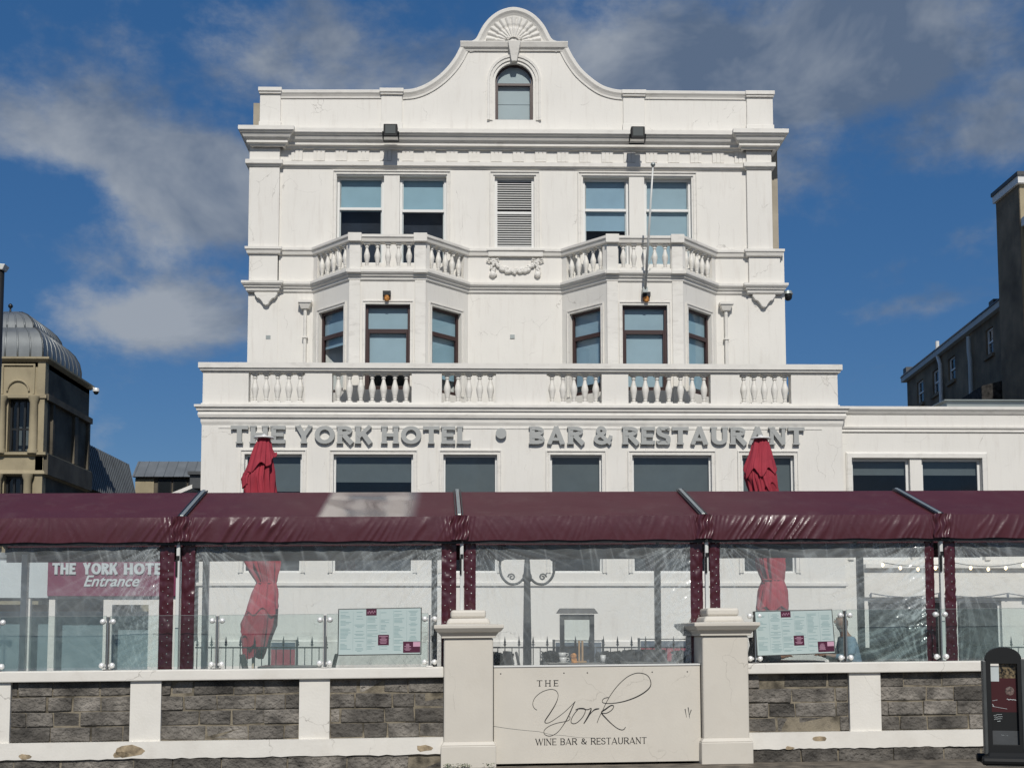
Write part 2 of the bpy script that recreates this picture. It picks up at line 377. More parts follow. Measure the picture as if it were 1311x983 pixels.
def glyph(ch, K, T, SF):
    """-> (width, [(pts, width or None for modulated, closed)]) ; K thick, T thin, SF serif length beyond stem"""
    h = K/2; t = T/2; S = []
    def st(x0, y0, x1, y1, w): S.append(([(x0, y0), (x1, y1)], w, False))
    def ser(x, y, w=None):
        if SF: st(x-(w or K)/2-SF, y, x+(w or K)/2+SF, y, ST)
    ST = min(T*.75, .09); yb = ST/2; yt = 1-ST/2
    if ch == 'T':
        W = .78; st(0, 1-t, W, 1-t, T); st(W/2, 0, W/2, 1, K); ser(W/2, yb)
        if SF: st(ST/2, 1, ST/2, 1-T-SF, ST); st(W-ST/2, 1, W-ST/2, 1-T-SF, ST)
    elif ch in 'HN':
        W = .86; st(h+SF, 0, h+SF, 1, K if ch == 'H' else T); st(W-h-SF, 0, W-h-SF, 1, K if ch == 'H' else T)
        if ch == 'H': st(h, .5, W-h, .5, T)
        else: st(h+SF-.02, .97, W-h-SF+.02, .03, K*.95)
        ser(h+SF, yb); ser(h+SF, yt); ser(W-h-SF, yt)
        if ch == 'H': ser(W-h-SF, yb)
    elif ch in 'EL':
        W = .68; st(h+SF, 0, h+SF, 1, K); st(h, t, W, t, T); ser(h+SF, yb); ser(h+SF, yt)
        if ch == 'E': st(h, 1-t, W, 1-t, T); st(h, .5, W-.08, .5, T)
        if SF:
            st(W-ST/2, 0, W-ST/2, T+SF, ST)
            if ch == 'E': st(W-ST/2, 1, W-ST/2, 1-T-SF, ST)
    elif ch == 'I': W = K+2*SF; st(W/2, 0, W/2, 1, K); ser(W/2, yb); ser(W/2, yt)
    elif ch == 'Y':
        W = .86; st(h+.02, 1, W/2, .45, K); st(W-t-.02, 1, W/2, .45, (K+T)/2); st(W/2, 0, W/2, .5, K); ser(W/2, yb); ser(h, yt, K*.8); ser(W-h, yt, K*.6)
    elif ch == 'O': W = 1.0; S.append((arc(W/2, .5, W/2-h, .5-t, 0, 360, 28), None, True))
    elif ch in 'RB':
        W = .80 if ch == 'R' else .76; st(h+SF, 0, h+SF, 1, K); ser(h+SF, yb); ser(h+SF, yt)
        x = W-h-.04-(.26)
        S.append(([(h, 1-t), (x, 1-t)] + arc(x, .74, .26, .26-t, 90, -90, 10) + [(h, .48+t)], None, False))
        if ch == 'R': st(x-.02, .5, W+.02-h*.6, 0, K)
        else: S.append(([(h, .52-t), (x, .52-t)] + arc(x+.01, .26, .28, .26-t, 90, -90, 10) + [(h, t)], None, False))
    elif ch == 'K':
        W = .84; st(h+SF, 0, h+SF, 1, K); ser(h+SF, yb); ser(h+SF, yt); st(h+.05, .38, W-.1, 1, T*1.1); st(.40, .58, W-h*.6, 0, K)
        ser(W-.14, yt, K*.5)
    elif ch == 'A':
        W = .90; st(t+.02, 0, W/2, 1, T*1.15); st(W-h-.02, 0, W/2-.02, 1, K); st(.2, .28, W-.2, .28, T*.85); ser(t+.03, yb, K*.4); ser(W-h-.02, yb, K*.6)
    elif ch == 'U':
        W = .84; S.append(([(h+SF, 1)] + arc(W/2, .36, W/2-h-SF, .36-t, 180, 360, 12) + [(W-h-SF, 1)], None, False)); ser(h+SF, yt); ser(W-h-SF, yt)
    elif ch == 'S':
        W = .68; S.append((cat([(W-.06-t, .80), (W-.16, .93-t*.3), (W/2, 1-t), (.16, .90), (h*.9, .74), (.18, .60), (W/2, .51), (W-.15, .41), (W-h*.9, .26), (W-.16, .10), (W/2, t), (.14, .06+t*.4), (t+.02, .22)], 4), None, False))
    elif ch == 'W':
        W = 1.25; st(h*.8, 1, .38, 0, K); st(.36, 0, .62, 1, T); st(.60, 1, .88, 0, K); st(.86, 0, W-.06, 1, T); ser(h*.7, yt, K*.6); ser(W-.08, yt, K*.4)
    elif ch == '&':
        W = .95; w_ = min(K*.8, .21) if K > .2 else None
        S.append((cat([(W-.08, .50), (W-.16, .30), (.56, .12), (.34, .09), (.14, .22), (.18, .42), (.42, .57), (.56, .74), (.50, .88), (.40, .92)], 5), w_, False))
        S.append((cat([(.42, .93), (.30, .90), (.24, .76), (.34, .57), (W-.10, .03)], 5), w_, False))
    elif ch == ' ': W = .42
    else: W = .5
    return W, S
def text(mk, s, height, a0, a1, z0, o0, o1, K, T, SF, gap=.14, italic=0., wscale=None, per=False, name='letter', mat=None, parent=None):
    """lay string between a0 and a1; mk() makes an MB. per=True: one object per letter"""
    G_ = [glyph(c, K, T, SF) for c in s]
    tot = sum(g[0] for g in G_)*height + gap*height*(len(s)-1)
    sx = (a1-a0)/tot
    x = a0; mb = mk(); outs = []
    for c, (w, S) in zip(s, G_):
        if per: mb = mk()
        for q, (pts, wd, cl) in enumerate(S):
            e = (o1-o0)*.02*q + .0004*(q+1)
            P_ = [(x + px*height*sx + italic*py*height, z0 + py*height) for px, py in pts]
            f = (lambda u, t, wd=wd: (wd if wd is not None else T+(K-T)*abs(t.y))*height*(1 if wd is not None and abs(t.y) < .2 else (sx if sx < 1 else 1)*.5+.5))
            ribbon(mb, P_, f, o0, o1+e, cl)
        if per and S: outs.append(mb.build(name, mat, parent))
        x += (w+gap)*height*sx
    if not per: outs.append(mb.build(name, mat, parent))
    return outs
# ================================================================ HOTEL
hotel = thing('hotel', 'cream painted four storey seaside hotel with curved gable, two bays and balustraded terrace', 'hotel')
mk = lambda fr=H: MB(fr)
OT = 1.8                                   # terrace block stands this far forward
GZ = 0.0
aL = H.a(318, 280, .1); aR = H.a(989, 280, .1); aLi = H.a(357, 280, .1); aRi = H.a(957, 280, .1)
bL = H.a(316, 440, .1); bR = H.a(1002, 440, .1)
z = lambda v, o=0.0: H.z(v, o)
zc = z(165, .5)                            # cornice top
zt = z(522, OT)                            # terrace floor
# --- windows
wins = []                                  # (a0,a1,z0,z1) holes in main wall
zw1 = z(226); zw0 = z(338)
w2 = [(H.a(431, 260), H.a(491.5, 260)), (H.a(511.5, 260), H.a(571.5, 260)), (H.a(746.5, 260), H.a(805.5, 260)), (H.a(825, 260), H.a(885.5, 260))]
for q in w2: wins.append((q[0], q[1], zw0, zw1))
lv = (H.a(633.5, 270), H.a(684, 270), z(317), zw1); wins.append(lv)
def window(fr, a0, a1, z0, z1, o, mat, kind='sash', split=.5, blind=.5, blindm='blind', fw=.06, parent=None, glassm='glass', tr=None, open_=0, roomd=1.0):
    """frame set back at depth o (frame coords), a pane, an optional blind behind, a dim room box"""
    fm = MB(fr); d0, d1 = o-.05, o
    fm.box(a0, a0+fw, d0, d1, z0, z1); fm.box(a1-fw, a1, d0, d1, z0, z1)
    fm.box(a0+fw, a1-fw, d0, d1-.002, z1-fw, z1); fm.box(a0+fw, a1-fw, d0, d1-.002, z0, z0+fw)
    zs = z0+(z1-z0)*split if split else None
    if zs: fm.box(a0+fw, a1-fw, d0-.01, d1+.006, zs-fw*.55, zs+fw*.55)
    if kind == 'sash':                     # inner sash bars
        for (p, q, d) in ((zs+fw*.55, z1-fw, 0), (z0+fw, zs-fw*.55, -.02)):
            fm.box(a0+fw, a0+fw+.03, d0-.02, d1-.03+d, p, q); fm.box(a1-fw-.03, a1-fw, d0-.02, d1-.03+d, p, q)
    if kind == 'casement':
        b = .035
        p, q = z0+fw, zs-fw*.55
        fm.box(a0+fw, a0+fw+b, d0, d1+.012, p, q); fm.box(a1-fw-b, a1-fw, d0, d1+.012, p, q)
        fm.box(a0+fw+b, a1-fw-b, d0, d1+.010, q-b, q); fm.box(a0+fw+b, a1-fw-b, d0, d1+.010, p, p+b)
    win = fm.build('window', mat, parent, bevel=.006)
    g = MB(fr); g.poly([(a0+fw*.5, o-.03, z0+fw*.5), (a1-fw*.5, o-.03, z0+fw*.5), (a1-fw*.5, o-.03, z1-fw*.5), (a0+fw*.5, o-.03, z1-fw*.5)])
    g.build('glass_pane', M[glassm], win, recalc=False)
    if blind:
        bb = MB(fr); zb = z1-(z1-z0)*blind; bb.box(a0+.02, a1-.02, o-.10, o-.095, zb, z1-.01); bb.box(a0+.02, a1-.02, o-.105, o-.09, zb-.025, zb)
        bb.build('blind', M[blindm], win)
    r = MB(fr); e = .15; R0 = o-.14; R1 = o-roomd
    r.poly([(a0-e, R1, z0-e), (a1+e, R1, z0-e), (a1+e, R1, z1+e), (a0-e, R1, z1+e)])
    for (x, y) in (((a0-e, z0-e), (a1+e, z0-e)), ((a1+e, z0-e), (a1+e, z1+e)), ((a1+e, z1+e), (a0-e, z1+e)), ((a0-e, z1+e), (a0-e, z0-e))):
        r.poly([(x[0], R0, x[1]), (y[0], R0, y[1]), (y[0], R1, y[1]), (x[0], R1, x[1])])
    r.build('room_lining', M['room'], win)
    return win
for i, q in enumerate(w2):
    window(H, q[0], q[1], zw0, zw1, -.14, M['whiteframe'], 'sash', .64 if i != 1 else .62, (.38, .385, .60, 1.0)[i]*.96, ('blind', 'blind', 'blind_c', 'blind_b')[i], .065, hotel, roomd=.27)
# louvred shutter window
lm = mk(); a0, a1, z0_, z1_ = lv
lm.box(a0, a0+.07, -.17, -.10, z0_, z1_); lm.box(a1-.07, a1, -.17, -.10, z0_, z1_); lm.box(a0+.07, a1-.07, -.17, -.102, z1_-.05, z1_); lm.box(a0+.07, a1-.07, -.17, -.102, z0_, z0_+.06)
zm = H.z(271); lm.box(a0+.07, a1-.07, -.17, -.095, zm-.035, zm+.035)
lw = lm.build('louvred_window', M['whiteframe'], hotel, bevel=.005)
sl = mk(); zz = z0_+.08
while zz < z1_-.07:
    if abs(zz-zm) > .05:
        sl.hexa([(a0+.07, -.12, zz), (a1-.07, -.12, zz), (a1-.07, -.125, zz+.008), (a0+.07, -.125, zz+.008)], [(a0+.07, -.165, zz+.04), (a1-.07, -.165, zz+.04), (a1-.07, -.170, zz+.048), (a0+.07, -.170, zz+.048)])
    zz += .062
sl.build('louvre_slats', M['whiteframe'], lw)
bk = mk(); bk.poly([(a0, -.18, z0_), (a1, -.18, z0_), (a1, -.18, z1_), (a0, -.18, z1_)]); bk.build('backing', M['dark'], lw)
# --- main wall
wb = mk()
zs2 = z(364, .1)
wb.wall(aLi, aRi, zt-.3, zc-.02, wins, 0, .22)
wb.poly([(aLi, 0, zt-.3), (bL, .0, zt-.3), (bL, 0, zs2), (aLi, 0, zs2)])
wb.poly([(aRi, 0, zt-.3), (bR, .0, zt-.3), (bR, 0, zs2), (aRi, 0, zs2)])
wb.build('front_wall', M['paint'], hotel)
sb = mk()
sb.box(aL+.02, H.a(998, 260, -.3), -.45, -11, 0, zc-.05)
sb.box(H.a(323, 140, -.2), H.a(990, 140, -.2), -.36, -11, zc-.05, z(122)-.1)
sb.build('side_and_rear_walls', M['tan'], hotel)
s2 = mk()
s2.box(bL+.0, aL+.015, -.001, -11, zt-.3, z(320)); s2.box(H.a(998, 260, -.3)+.01, bR, -.001, -11, zt-.3, z(320)); s2.box(aRi, bR, -.001, -.44, zt-.3, z(320))
s2.build('lower_side_wall', M['paint'], hotel)
# corner pilasters
for (p, q, pb, qb) in ((aL, aLi, bL, aLi), (aRi, aR, aRi, bR)):
    pm = mk(); pm.box(p, q, -.44, .1, z(328), z(192)); pm.build('corner_pilaster', M['paint'], hotel, bevel=.008)
    pm = mk(); pm.box(pb+.02, qb-.02, -.003, .09, z(372), z(328)); pm.build('corner_pilaster', M['paint'], hotel, bevel=.008)
    pm = mk(); pm.box(pb, qb, -.003, .015, zt-.2, z(372)); pm.build('corner_pilaster', M['paint'], hotel)
# window surrounds
def surround(a0, a1, z0, z1, w=.09, o=0, fr=H, three=True, d=.05):
    m = MB(fr); path = [(a0, z0), (a0, z1), (a1, z1), (a1, z0)] if three else [(a0, z0), (a0, z1), (a1, z1), (a1, z0)]
    prof = [(0, o-.002), (0, o+d*.6), (w*.35, o+d*.6), (w*.4, o+d*.35), (w*.7, o+d*.45), (w*.75, o+d), (w, o+d), (w, o-.002)]
    m.sweep(path, prof, 'az', closed=not three); return m
for (u0, u1) in ((432, 571), (746, 886), (633, 685)):
    m = surround(H.a(u0, 260)-.03, H.a(u1, 260)+.03, z(322), zw1+.03, .10); m.build('window_surround', M['paint_trim'], hotel)
# --- cornice, frieze, strings (swept with returns)
def path_main(o1, l, r, li, ri, extra=None, back=-6):
    mid = extra or []
    return [(l, back), (l, o1), (li, o1), (li, 0)] + mid + [(ri, 0), (ri, o1), (r, o1), (r, back)]
cz = [z(165.5, .34), z(171.5, .34), z(178, .27), z(184, .16), z(188, .13), z(192, .06)]
prof = [(-.3, cz[0]+.02), (.34, cz[0]), (.34, cz[1]+.02), (.31, cz[1]), (.29, cz[1]-.03), (.27, cz[2]+.08), (.22, cz[2]-.02), (.19, cz[3]+.03), (.15, cz[3]), (.15, cz[4]+.01), (.09, cz[4]-.01), (.07, cz[5]), (0, cz[5])]
m = mk(); m.sweep(path_main(.14, H.a(306, 168, .34)+.34, H.a(1008, 168, .34)-.34, aLi+.08, aRi-.08), prof); m.build('main_cornice', M['paint_trim'], hotel)
az = [z(208.5, .1), z(213, .08), z(216.5, .04)]
prof = [(0, az[0]+.03), (.09, az[0]+.02), (.09, az[1]), (.05, az[1]-.02), (.03, az[2]), (0, az[2])]
m = mk(); m.sweep(path_main(.102, aL, aR, aLi, aRi), prof); m.build('architrave_moulding', M['paint_trim'], hotel)
m = mk(); u = 380.5                                      # frieze triglyphs
k = 0
while u < 950:
    a = H.a(u, 200)
    m = mk(); m.box(a-.16, a+.16, -.01, .034, z(195.5), z(192.5))
    for d in (-.15, -.045, .06): m.box(a+d, a+d+.085, -.01, .030, z(207.5), z(195.4))
    m.box(a-.15, a+.145, -.01, .012, z(207), z(195.5)); m.build('triglyph', M['paint_trim'], hotel); u += 28.35; k += 1
# string courses follow the bays
BC = [H.a(500.5, 340), H.a(817.8, 340)]; BW, BF, BP = 2.02, .965, 1.06
def bays(): 
    r = []
    for c in BC: r += [(c-BW, 0), (c-BF, BP), (c+BF, BP), (c+BW, 0)]
    return r
z1a, z1b, z1c = z(320), z(324.5), z(329)
prof = [(-.12, z1a+.0), (.10, z1a), (.10, z1b+.03), (.07, z1b), (.05, z1c+.02), (0, z1c)]
m = mk(); m.sweep(path_main(.1, bL+.02, bR-.02, aLi, aRi, bays()), prof); m.build('upper_string_course', M['paint_trim'], hotel)
z2a, z2b, z2c, z2d = z(364), z(368), z(371), z(377)
prof = [(-.12, z2a), (.15, z2a), (.15, z2a-.06), (.12, z2a-.10), (.09, z2b-.02), (.09, z2c), (.05, z2c-.02), (.04, z2d+.04), (0, z2d)]
m = mk(); m.sweep(path_main(.1, bL+.0, bR-.0, aLi, aRi, bays()), prof); m.build('lower_string_course', M['paint_trim'], hotel)
# sill block under the louvre + festoon
m = mk(); m.box(H.a(623, 330), H.a(697, 330), 0, .125, z1b+.04, z1a+.012); m.box(H.a(625, 330), H.a(695, 330), 0, .09, z1c-.01, z1b+.04); m.build('sill_block', M['paint_trim'], hotel, bevel=.01)
m = mk()
A = lambda u: H.a(u, 343)
rnd = random.Random(3)
for i in range(90):
    t = i/89; u = 630+t*60; v = 334+14*(1-(2*t-1)**2)+rnd.uniform(-2.5, 2.5)
    r = .035+.05*(1-(2*t-1)**2)*rnd.random()
    m.ball((A(u), .03, z(v)), r, .05, r*rnd.uniform(.6, 1.1), 7, 4)
for c in (631, 688):
    for i in range(26):
        t = i/25; m.ball((A(c+rnd.uniform(-3.4, 3.4)*(.4+abs(t-.2))), .03, z(333+t*20)), rnd.uniform(.03, .05), .045, rnd.uniform(.03, .05), 7, 4)
    m.ball((A(c), .04, z(352)), .09, .06, .09, 9, 6)
    for s in (-1, 1): m.tube([(A(c)+s*.02, .05, z(334)), (A(c)+s*.13, .06, z(332)), (A(c)+s*.16, .05, z(335)), (A(c)+s*.08, .05, z(336.5)), (A(c)+s*.02, .05, z(334))], .018, 6)
m.build('festoon_relief', M['paint_trim'], hotel, smooth=True)
# corner consoles with scalloped edge
for c in (340.5, 978):
    a = H.a(c, 380, .1); zz = z(376, .1); pts = [(-.36, 0), (.36, 0), (.35, -.05)] + [( .35-.14+.10*cos(t), -.10-.06*sin(t)) for t in (0, .8, 1.6)] + [(.16, -.2), (.10, -.27)] + [(.09*cos(t), -.29-.05*sin(t)) for t in (.4, 1.57, 2.7)] + [(-.10, -.27), (-.16, -.2)] + [(-.21-.10*cos(t), -.10-.06*sin(t)) for t in (1.6, .8, 0)] + [(-.35, -.05)]
    m = mk(); m.prism([(a+p*.84, zz+q) for p, q in pts], 0, .13); m.build('console_bracket', M['paint_trim'], hotel, bevel=.015)
# --- bays
def baluster_mesh(h, r):
    pr = [(.55, 0), (.55, .06), (.30, .08), (.42, .12), (.30, .15), (.42, .20), (.46, .27), (.60, .38), (.68, .47), (.62, .56), (.42, .68), (.30, .78), (.28, .82), (.42, .84), (.42, .88), (.30, .90), (.55, .94), (.55, 1.0)]
    b = MB(); b.lathe([(p*r, q*h) for p, q in pr], n=14)
    b.box(-r*.62, r*.62, -r*.62, r*.62, 0, .055*h); b.box(-r*.62, r*.62, -r*.62, r*.62, .95*h, h)
    return b
def put_balusters(parent, fr, alist, o, z0, h, r):
    proto = None
    for a in alist:
        if proto is None: proto = baluster_mesh(h, r).build('baluster', M['paint_trim'], parent, autos=50); ob = proto
        else: ob = proto.copy(); COL.objects.link(ob)
        ob.location = fr.W(a, o, z0); ob.rotation_euler.z = fr.ang
zbw0, zbw1 = z(469), H.z(390, BP); zbs = z2a
for bi, c in enumerate(BC):
    bw = mk(); pl = mk()
    cf = Frame(c, 30-BP)
    # frames of three faces
    sq = sqrt((BW-BF)**2+BP**2); ang = atan2(-BP, BW-BF)
    fl = Frame(c-BW, 30, -atan2(BP, BW-BF)); fr_ = Frame(c+BF, 30-BP, atan2(BP, BW-BF))
    faces = [(cf, -BF, BF, [(H.a((467.5, 797)[bi], 430, BP)-c, H.a((525, 854.5)[bi], 430, BP)-c)], 'c'),
             (fl, 0, sq, [(.27, 1.30)], 'l'), (fr_, 0, sq, [(.20, 1.23)], 'r')]
    for F_, a0, a1, ws, kind in faces:
        zz1 = zbw1; zb0 = zt+.05
        b = MB(F_); b.wall(a0, a1, zt-.1, z2d+.05, [(w[0], w[1], zb0+.55, zz1) for w in ws], 0, .14); b.build('bay_wall', M['paint'], hotel)
        for w in ws:
            sp = .64
            bl = {'c': (.68, .96)[bi], 'l': (.42, .86)[bi], 'r': (.80, .9)[bi]}[kind]
            window(F_, w[0], w[1], zb0+.55, zz1, -.09, M['brownframe'], 'casement', .70, bl, {'c': 'blind_b', 'l': 'blind_c', 'r': 'blind'}[kind], .07, hotel, roomd=.7)
            s = surround(w[0]-.0, w[1]+.0, zb0+.55, zz1, .085, 0, F_, d=.035); s.build('window_surround', M['paint_trim'], hotel)
        # balcony parapet
        zb, ztp = z2a, z1a
        e0, e1 = (.30, .30) if kind == 'c' else ((.16, .13) if kind == 'l' else (.13, .16))
        n0, n1 = (a0+e0, a1-e1)
        b = MB(F_); b.wall(a0, a1, zb-.02, ztp-.05, [(n0, n1, zb+.10, z1c+.0)], .0, .14, back=True); bp_ = b.build('balcony_parapet', M['paint'], hotel)
        nb = 5; al = [n0+(n1-n0)*(i+.5)/nb for i in range(nb)]
        put_balusters(bp_, F_, al, -.07, zb+.10, z1c-zb-.10, .115)
    for s in (-1, 1):                          # pilaster strips and balcony pedestals on the front corners
        b = mk(); x0, x1 = sorted((c+s*BF*1.0, c+s*(BF-.28)))
        b.box(x0, x1, BP-.01, BP+.035, zt, z2d+.03); b.box(x0-.0, x1+.0, BP-.01, BP+.05, z2a+.0, z1c); b.box(x0-.03, x1+.03, BP, BP+.14, z1c, z1a+.03); b.box(x0-.03, x1+.03, BP, BP+.175, z2b, z2a+.012)
        b.build('bay_pilaster', M['paint_trim'], hotel, bevel=.01)
    f = mk(); f.prism([(c-BW, 0), (c-BF, BP), (c+BF, BP), (c+BW, 0)], z2a-.12, z2a-.02, 'ao'); f.build('balcony_floor', M['paint'], hotel)
# hanging discs behind the front balusters are part of the balcony: flat lead-white drain covers
# --- rainwater pipes
for ui, uo in ((391, 391), (929, 929)):
    m = mk(); a = H.a(ui, 420); m.tube([(a, .07, zt), (a, .07, z(398))], .045, 10)
    m.hexa([(a-.10, .0, z(398)), (a+.10, .0, z(398)), (a+.10, .15, z(398)), (a-.10, .15, z(398))], [(a-.16, .0, z(391)), (a+.16, .0, z(391)), (a+.16, .2, z(391)), (a-.16, .2, z(391))])
    m.box(a-.18, a+.18, 0, .22, z(391), z(388)); m.box(a-.07, a+.07, 0, .13, z(435), z(433.5)); m.build('rainwater_pipe', M['paint_trim'], hotel)
# --- parapet and gable
pz0 = zc; pzt = z(124)
def pt(u, v, o=0): return H.P(u, v, o)
leftc = [(515, 118.5), (530, 117), (545, 111.5), (560, 102), (573, 90), (583, 77), (589.5, 65), (593, 57)]
arcpts = [(606, 56), (611, 52.5), (615, 45), (620, 36), (628, 26.5), (638, 19), (648, 15), (657.5, 13.5), (667, 15), (677, 19), (687, 26.5), (695, 36), (700, 45), (704, 52.5), (709, 56)]
rightc = [(723, 57.5), (726.5, 65), (733, 77), (743, 91), (756, 103), (770, 112.5), (785, 117.5), (798, 119)]
outl = [pt(334, 119), pt(488, 119)] + [pt(*p) for p in cat(leftc, 4)] + [pt(*p) for p in cat(arcpts, 3)] + [pt(*p) for p in cat(rightc, 4)] + [pt(825, 120), pt(988, 121)]
base = [(outl[-1][0], pz0-.05), (outl[0][0], pz0-.05)]
wa0, wa1 = H.a(634, 120), H.a(682.5, 120); wc = (wa0+wa1)/2; wr = (wa1-wa0)/2; wz0 = z(153.5); wzs = z(81)-wr
hole = [(wa0, wz0), (wa1, wz0)] + [(wc+wr*cos(t*pi/14), wzs+wr*sin(t*pi/14)) for t in range(15)]
m = mk(); m.prism(outl+base, -.38, 0, 'az', [hole]); m.build('gable_parapet', M['paint'], hotel)
def coping(pts, wdt=.17, pr=.09, nm='parapet_coping'):
    m = mk(); m.sweep(pts, [(-wdt, -.002), (-wdt, pr*.3), (-wdt*.75, pr*.35), (-wdt*.5, pr*.6), (-wdt*.25, pr*.95), (.02, pr), (.035, pr*.9), (.035, -.42), (-.02, -.42)], 'az'); return m.build(nm, M['paint_trim'], hotel)
coping([pt(360, 118.5), pt(488, 118.5)]); coping([pt(825, 119.5), pt(955, 120.5)])
coping([pt(*p) for p in cat(leftc[:-1]+[(592.5, 58.5)], 4)], .2); coping([pt(*p) for p in cat([(723.5, 58.5)]+rightc[1:], 4)], .2)
coping([pt(*p) for p in cat([(600, 57.2)]+arcpts+[(715, 57.5)], 3)], .22, .11)
m = mk(); m.sweep([pt(589.5, 56.8), pt(726.5, 57.4)], [(-.20, 0), (-.20, .04), (-.16, .05), (-.12, .1), (-.06, .12), (0, .14), (.02, .14), (.02, 0)], 'az'); m.build('gable_cap_moulding', M['paint_trim'], hotel)
for (u0, u1) in ((333, 359.5), (488, 515), (797.5, 825), (955.5, 989)):
    m = mk(); p0 = H.a(u0, 140); p1 = H.a(u1, 140)
    m.box(p0, p1, -.40, .05, pz0-.02, z(124)); m.box(p0-.02, p1+.02, -.41, .075, pz0, z(159)); m.box(p0-.02, p1+.02, -.43, .10, z(124), z(121.5)); m.box(p0-.04, p1+.04, -.44, .13, z(121.5), z(118.6)+.045)
    m.build('parapet_pier', M['paint'], hotel, bevel=.012)
# arch surround, keystone, shell
m = mk(); k = .22
ap = [(wa0, wz0-.02), (wa0, wzs)] + [(wc-wr*cos(t*pi/16), wzs+wr*sin(t*pi/16)) for t in range(1, 16)] + [(wa1, wzs), (wa1, wz0-.02)]
m.sweep(ap, [(.07, 0), (.07, .03), (.14, .035), (.15, .06), (.21, .065), (.215, 0)], 'az'); m.build('arch_surround', M['paint_trim'], hotel)
m = mk(); kz0, kz1 = z(81), z(56.5); m.hexa([(wc-.07, 0, kz0), (wc+.07, 0, kz0), (wc+.07, .12, kz0), (wc-.07, .12, kz0)], [(wc-.17, 0, kz1), (wc+.17, 0, kz1), (wc+.17, .20, kz1), (wc-.17, .20, kz1)])
m.build('keystone', M['paint_trim'], hotel, bevel=.01)
m = mk(); sc_a, sc_z = H.P(657.5, 54.5); sr = .70; nr = 13
def shell(i, j):
    th = pi*i; rr = .14+(sr-.14)*j + (.035*abs(sin(nr*th)) if j > .95 else 0)
    amp = abs(sin(nr*th)); zz = .03+.055*amp*(.3+.7*j)
    if abs(j-.55) < .05: zz -= .03
    return (sc_a-rr*cos(th), zz, sc_z+rr*sin(th)*.92)
m.grid(shell, 13*8, 12)
for s in (-1, 1): m.tube([(sc_a+s*(.16+.05*cos(t*.9)*(1-t*.1)), .09, sc_z+.06+.05*sin(t*.9)*(1-t*.1)) for t in range(9)], .018, 6)
m.build('scallop_shell_relief', M['paint_trim'], hotel, smooth=True)
# arched attic window
m = mk(); f = .05
fp = [(wa0, wz0), (wa1, wz0)] + [(wc+wr*cos(t*pi/14), wzs+wr*sin(t*pi/14)) for t in range(15)]
fi = [(wa0+f, wz0+f), (wa1-f, wz0+f)] + [(wc+(wr-f)*cos(t*pi/14), wzs+(wr-f)*sin(t*pi/14)) for t in range(15)]
m.prism(fp, -.16, -.10, 'az', [fi]); zt_ = wzs-.04; m.box(wa0+f, wa1-f, -.155, -.095, zt_-.04, zt_+.03)
b = .03; m.box(wa0+f, wa0+f+b, -.15, -.09, wz0+f, zt_-.04); m.box(wa1-f-b, wa1-f, -.15, -.09, wz0+f, zt_-.04)
aw = m.build('arched_window', M['brownframe'], hotel, bevel=.005)
m = mk(); m.poly([(p, -.13, q) for p, q in fi]); m.build('glass_pane', M['glass'], aw, recalc=False)
m = mk(); m.prism(fi, -.205, -.20); m.box(wa0+f, wa1-f, -.198, -.19, wz0+.5, wz0+.68); m.build('blind', M['blindw'], aw)
# --- terrace block
tL, tR = H.a(258, 560, OT), H.a(1078.5, 560, OT)
gw = [(313, 386.5), (427, 529), (567.5, 636.5), (704.5, 770.5), (809.5, 911), (950, 1016.5)]
gz1, gz0 = H.z(582, OT), H.z(733, OT)
gh = [(H.a(p, 600, OT), H.a(q, 600, OT), gz0, gz1) for p, q in gw]
m = mk(); m.wall(tL, tR, -.1, H.z(519, OT), gh, OT, .16)
m.poly([(tL, OT, -.1), (tL, -9, -.1), (tL, -9, zt), (tL, OT, zt)]); m.poly([(tR, OT, -.1), (tR, -9, -.1), (tR, -9, zt), (tR, OT, zt)])
m.build('terrace_block_wall', M['paint'], hotel)
m = mk(); m.box(tL+.01, tR-.01, OT-.02, .0, zt-.15, zt-.02); m.box(tL+.01, bL, .0, -9, zt-.15, zt-.02); m.box(bR, tR-.01, 0, -9, zt-.15, zt-.02); m.build('terrace_floor', M['lead'], hotel)
for i, h in enumerate(gh):
    window(H, h[0], h[1], h[2], h[3], OT-.10, M['whiteframe'], 'fixed', .62 if i in (0,) else 0, (.30, .22, .5, .62, .38, .45)[i], 'blindd', .05, hotel, 'darkglass', roomd=1.5)
    s = surround(h[0], h[1], h[2], h[3], .11, OT, d=.045); s.build('window_surround', M['paint_trim'], hotel)
m = mk(); zq = H.z(748, OT); m.sweep([(tL-.0, -1), (tL, OT), (tR, OT), (tR, -1)], [(0, zq+.05), (.05, zq+.04), (.05, zq-.03), (0, zq-.05)]); m.build('ground_floor_string', M['paint_trim'], hotel)
m = mk(); zq = H.z(822, OT); m.sweep([(tL-.0, -1), (tL, OT), (tR, OT), (tR, -1)], [(0, zq+.05), (.06, zq+.02), (.06, -.1), (0, -.1)]); m.build('base_plinth', M['paint'], hotel)
# terrace cornice
Z = lambda v, o: H.z(v, o)
c0, c1, c2, c3, c4, c5, c6 = Z(518, 2.0), Z(521, 2.0), Z(526, 1.94), Z(531, 1.9), Z(535, 1.88), Z(541, 1.83), Z(545, 1.82)
prof = [(-.2, c0+.03), (.16, c0), (.16, c1), (.12, c1-.03), (.11, c2), (.07, c2-.01), (.09, c3), (.07, c4), (.03, c4-.01), (.025, c5), (0, c6)]
m = mk(); m.sweep([(tL, -9), (tL, OT), (tR, OT), (tR, -9)], prof); m.build('terrace_cornice', M['paint_trim'], hotel)
m = mk(); zq = Z(548, OT); m.box(tL+.4, tR-.5, OT, OT+.012, zq-.02, zq+.02); m.build('cornice_fillet', M['paint_trim'], hotel)
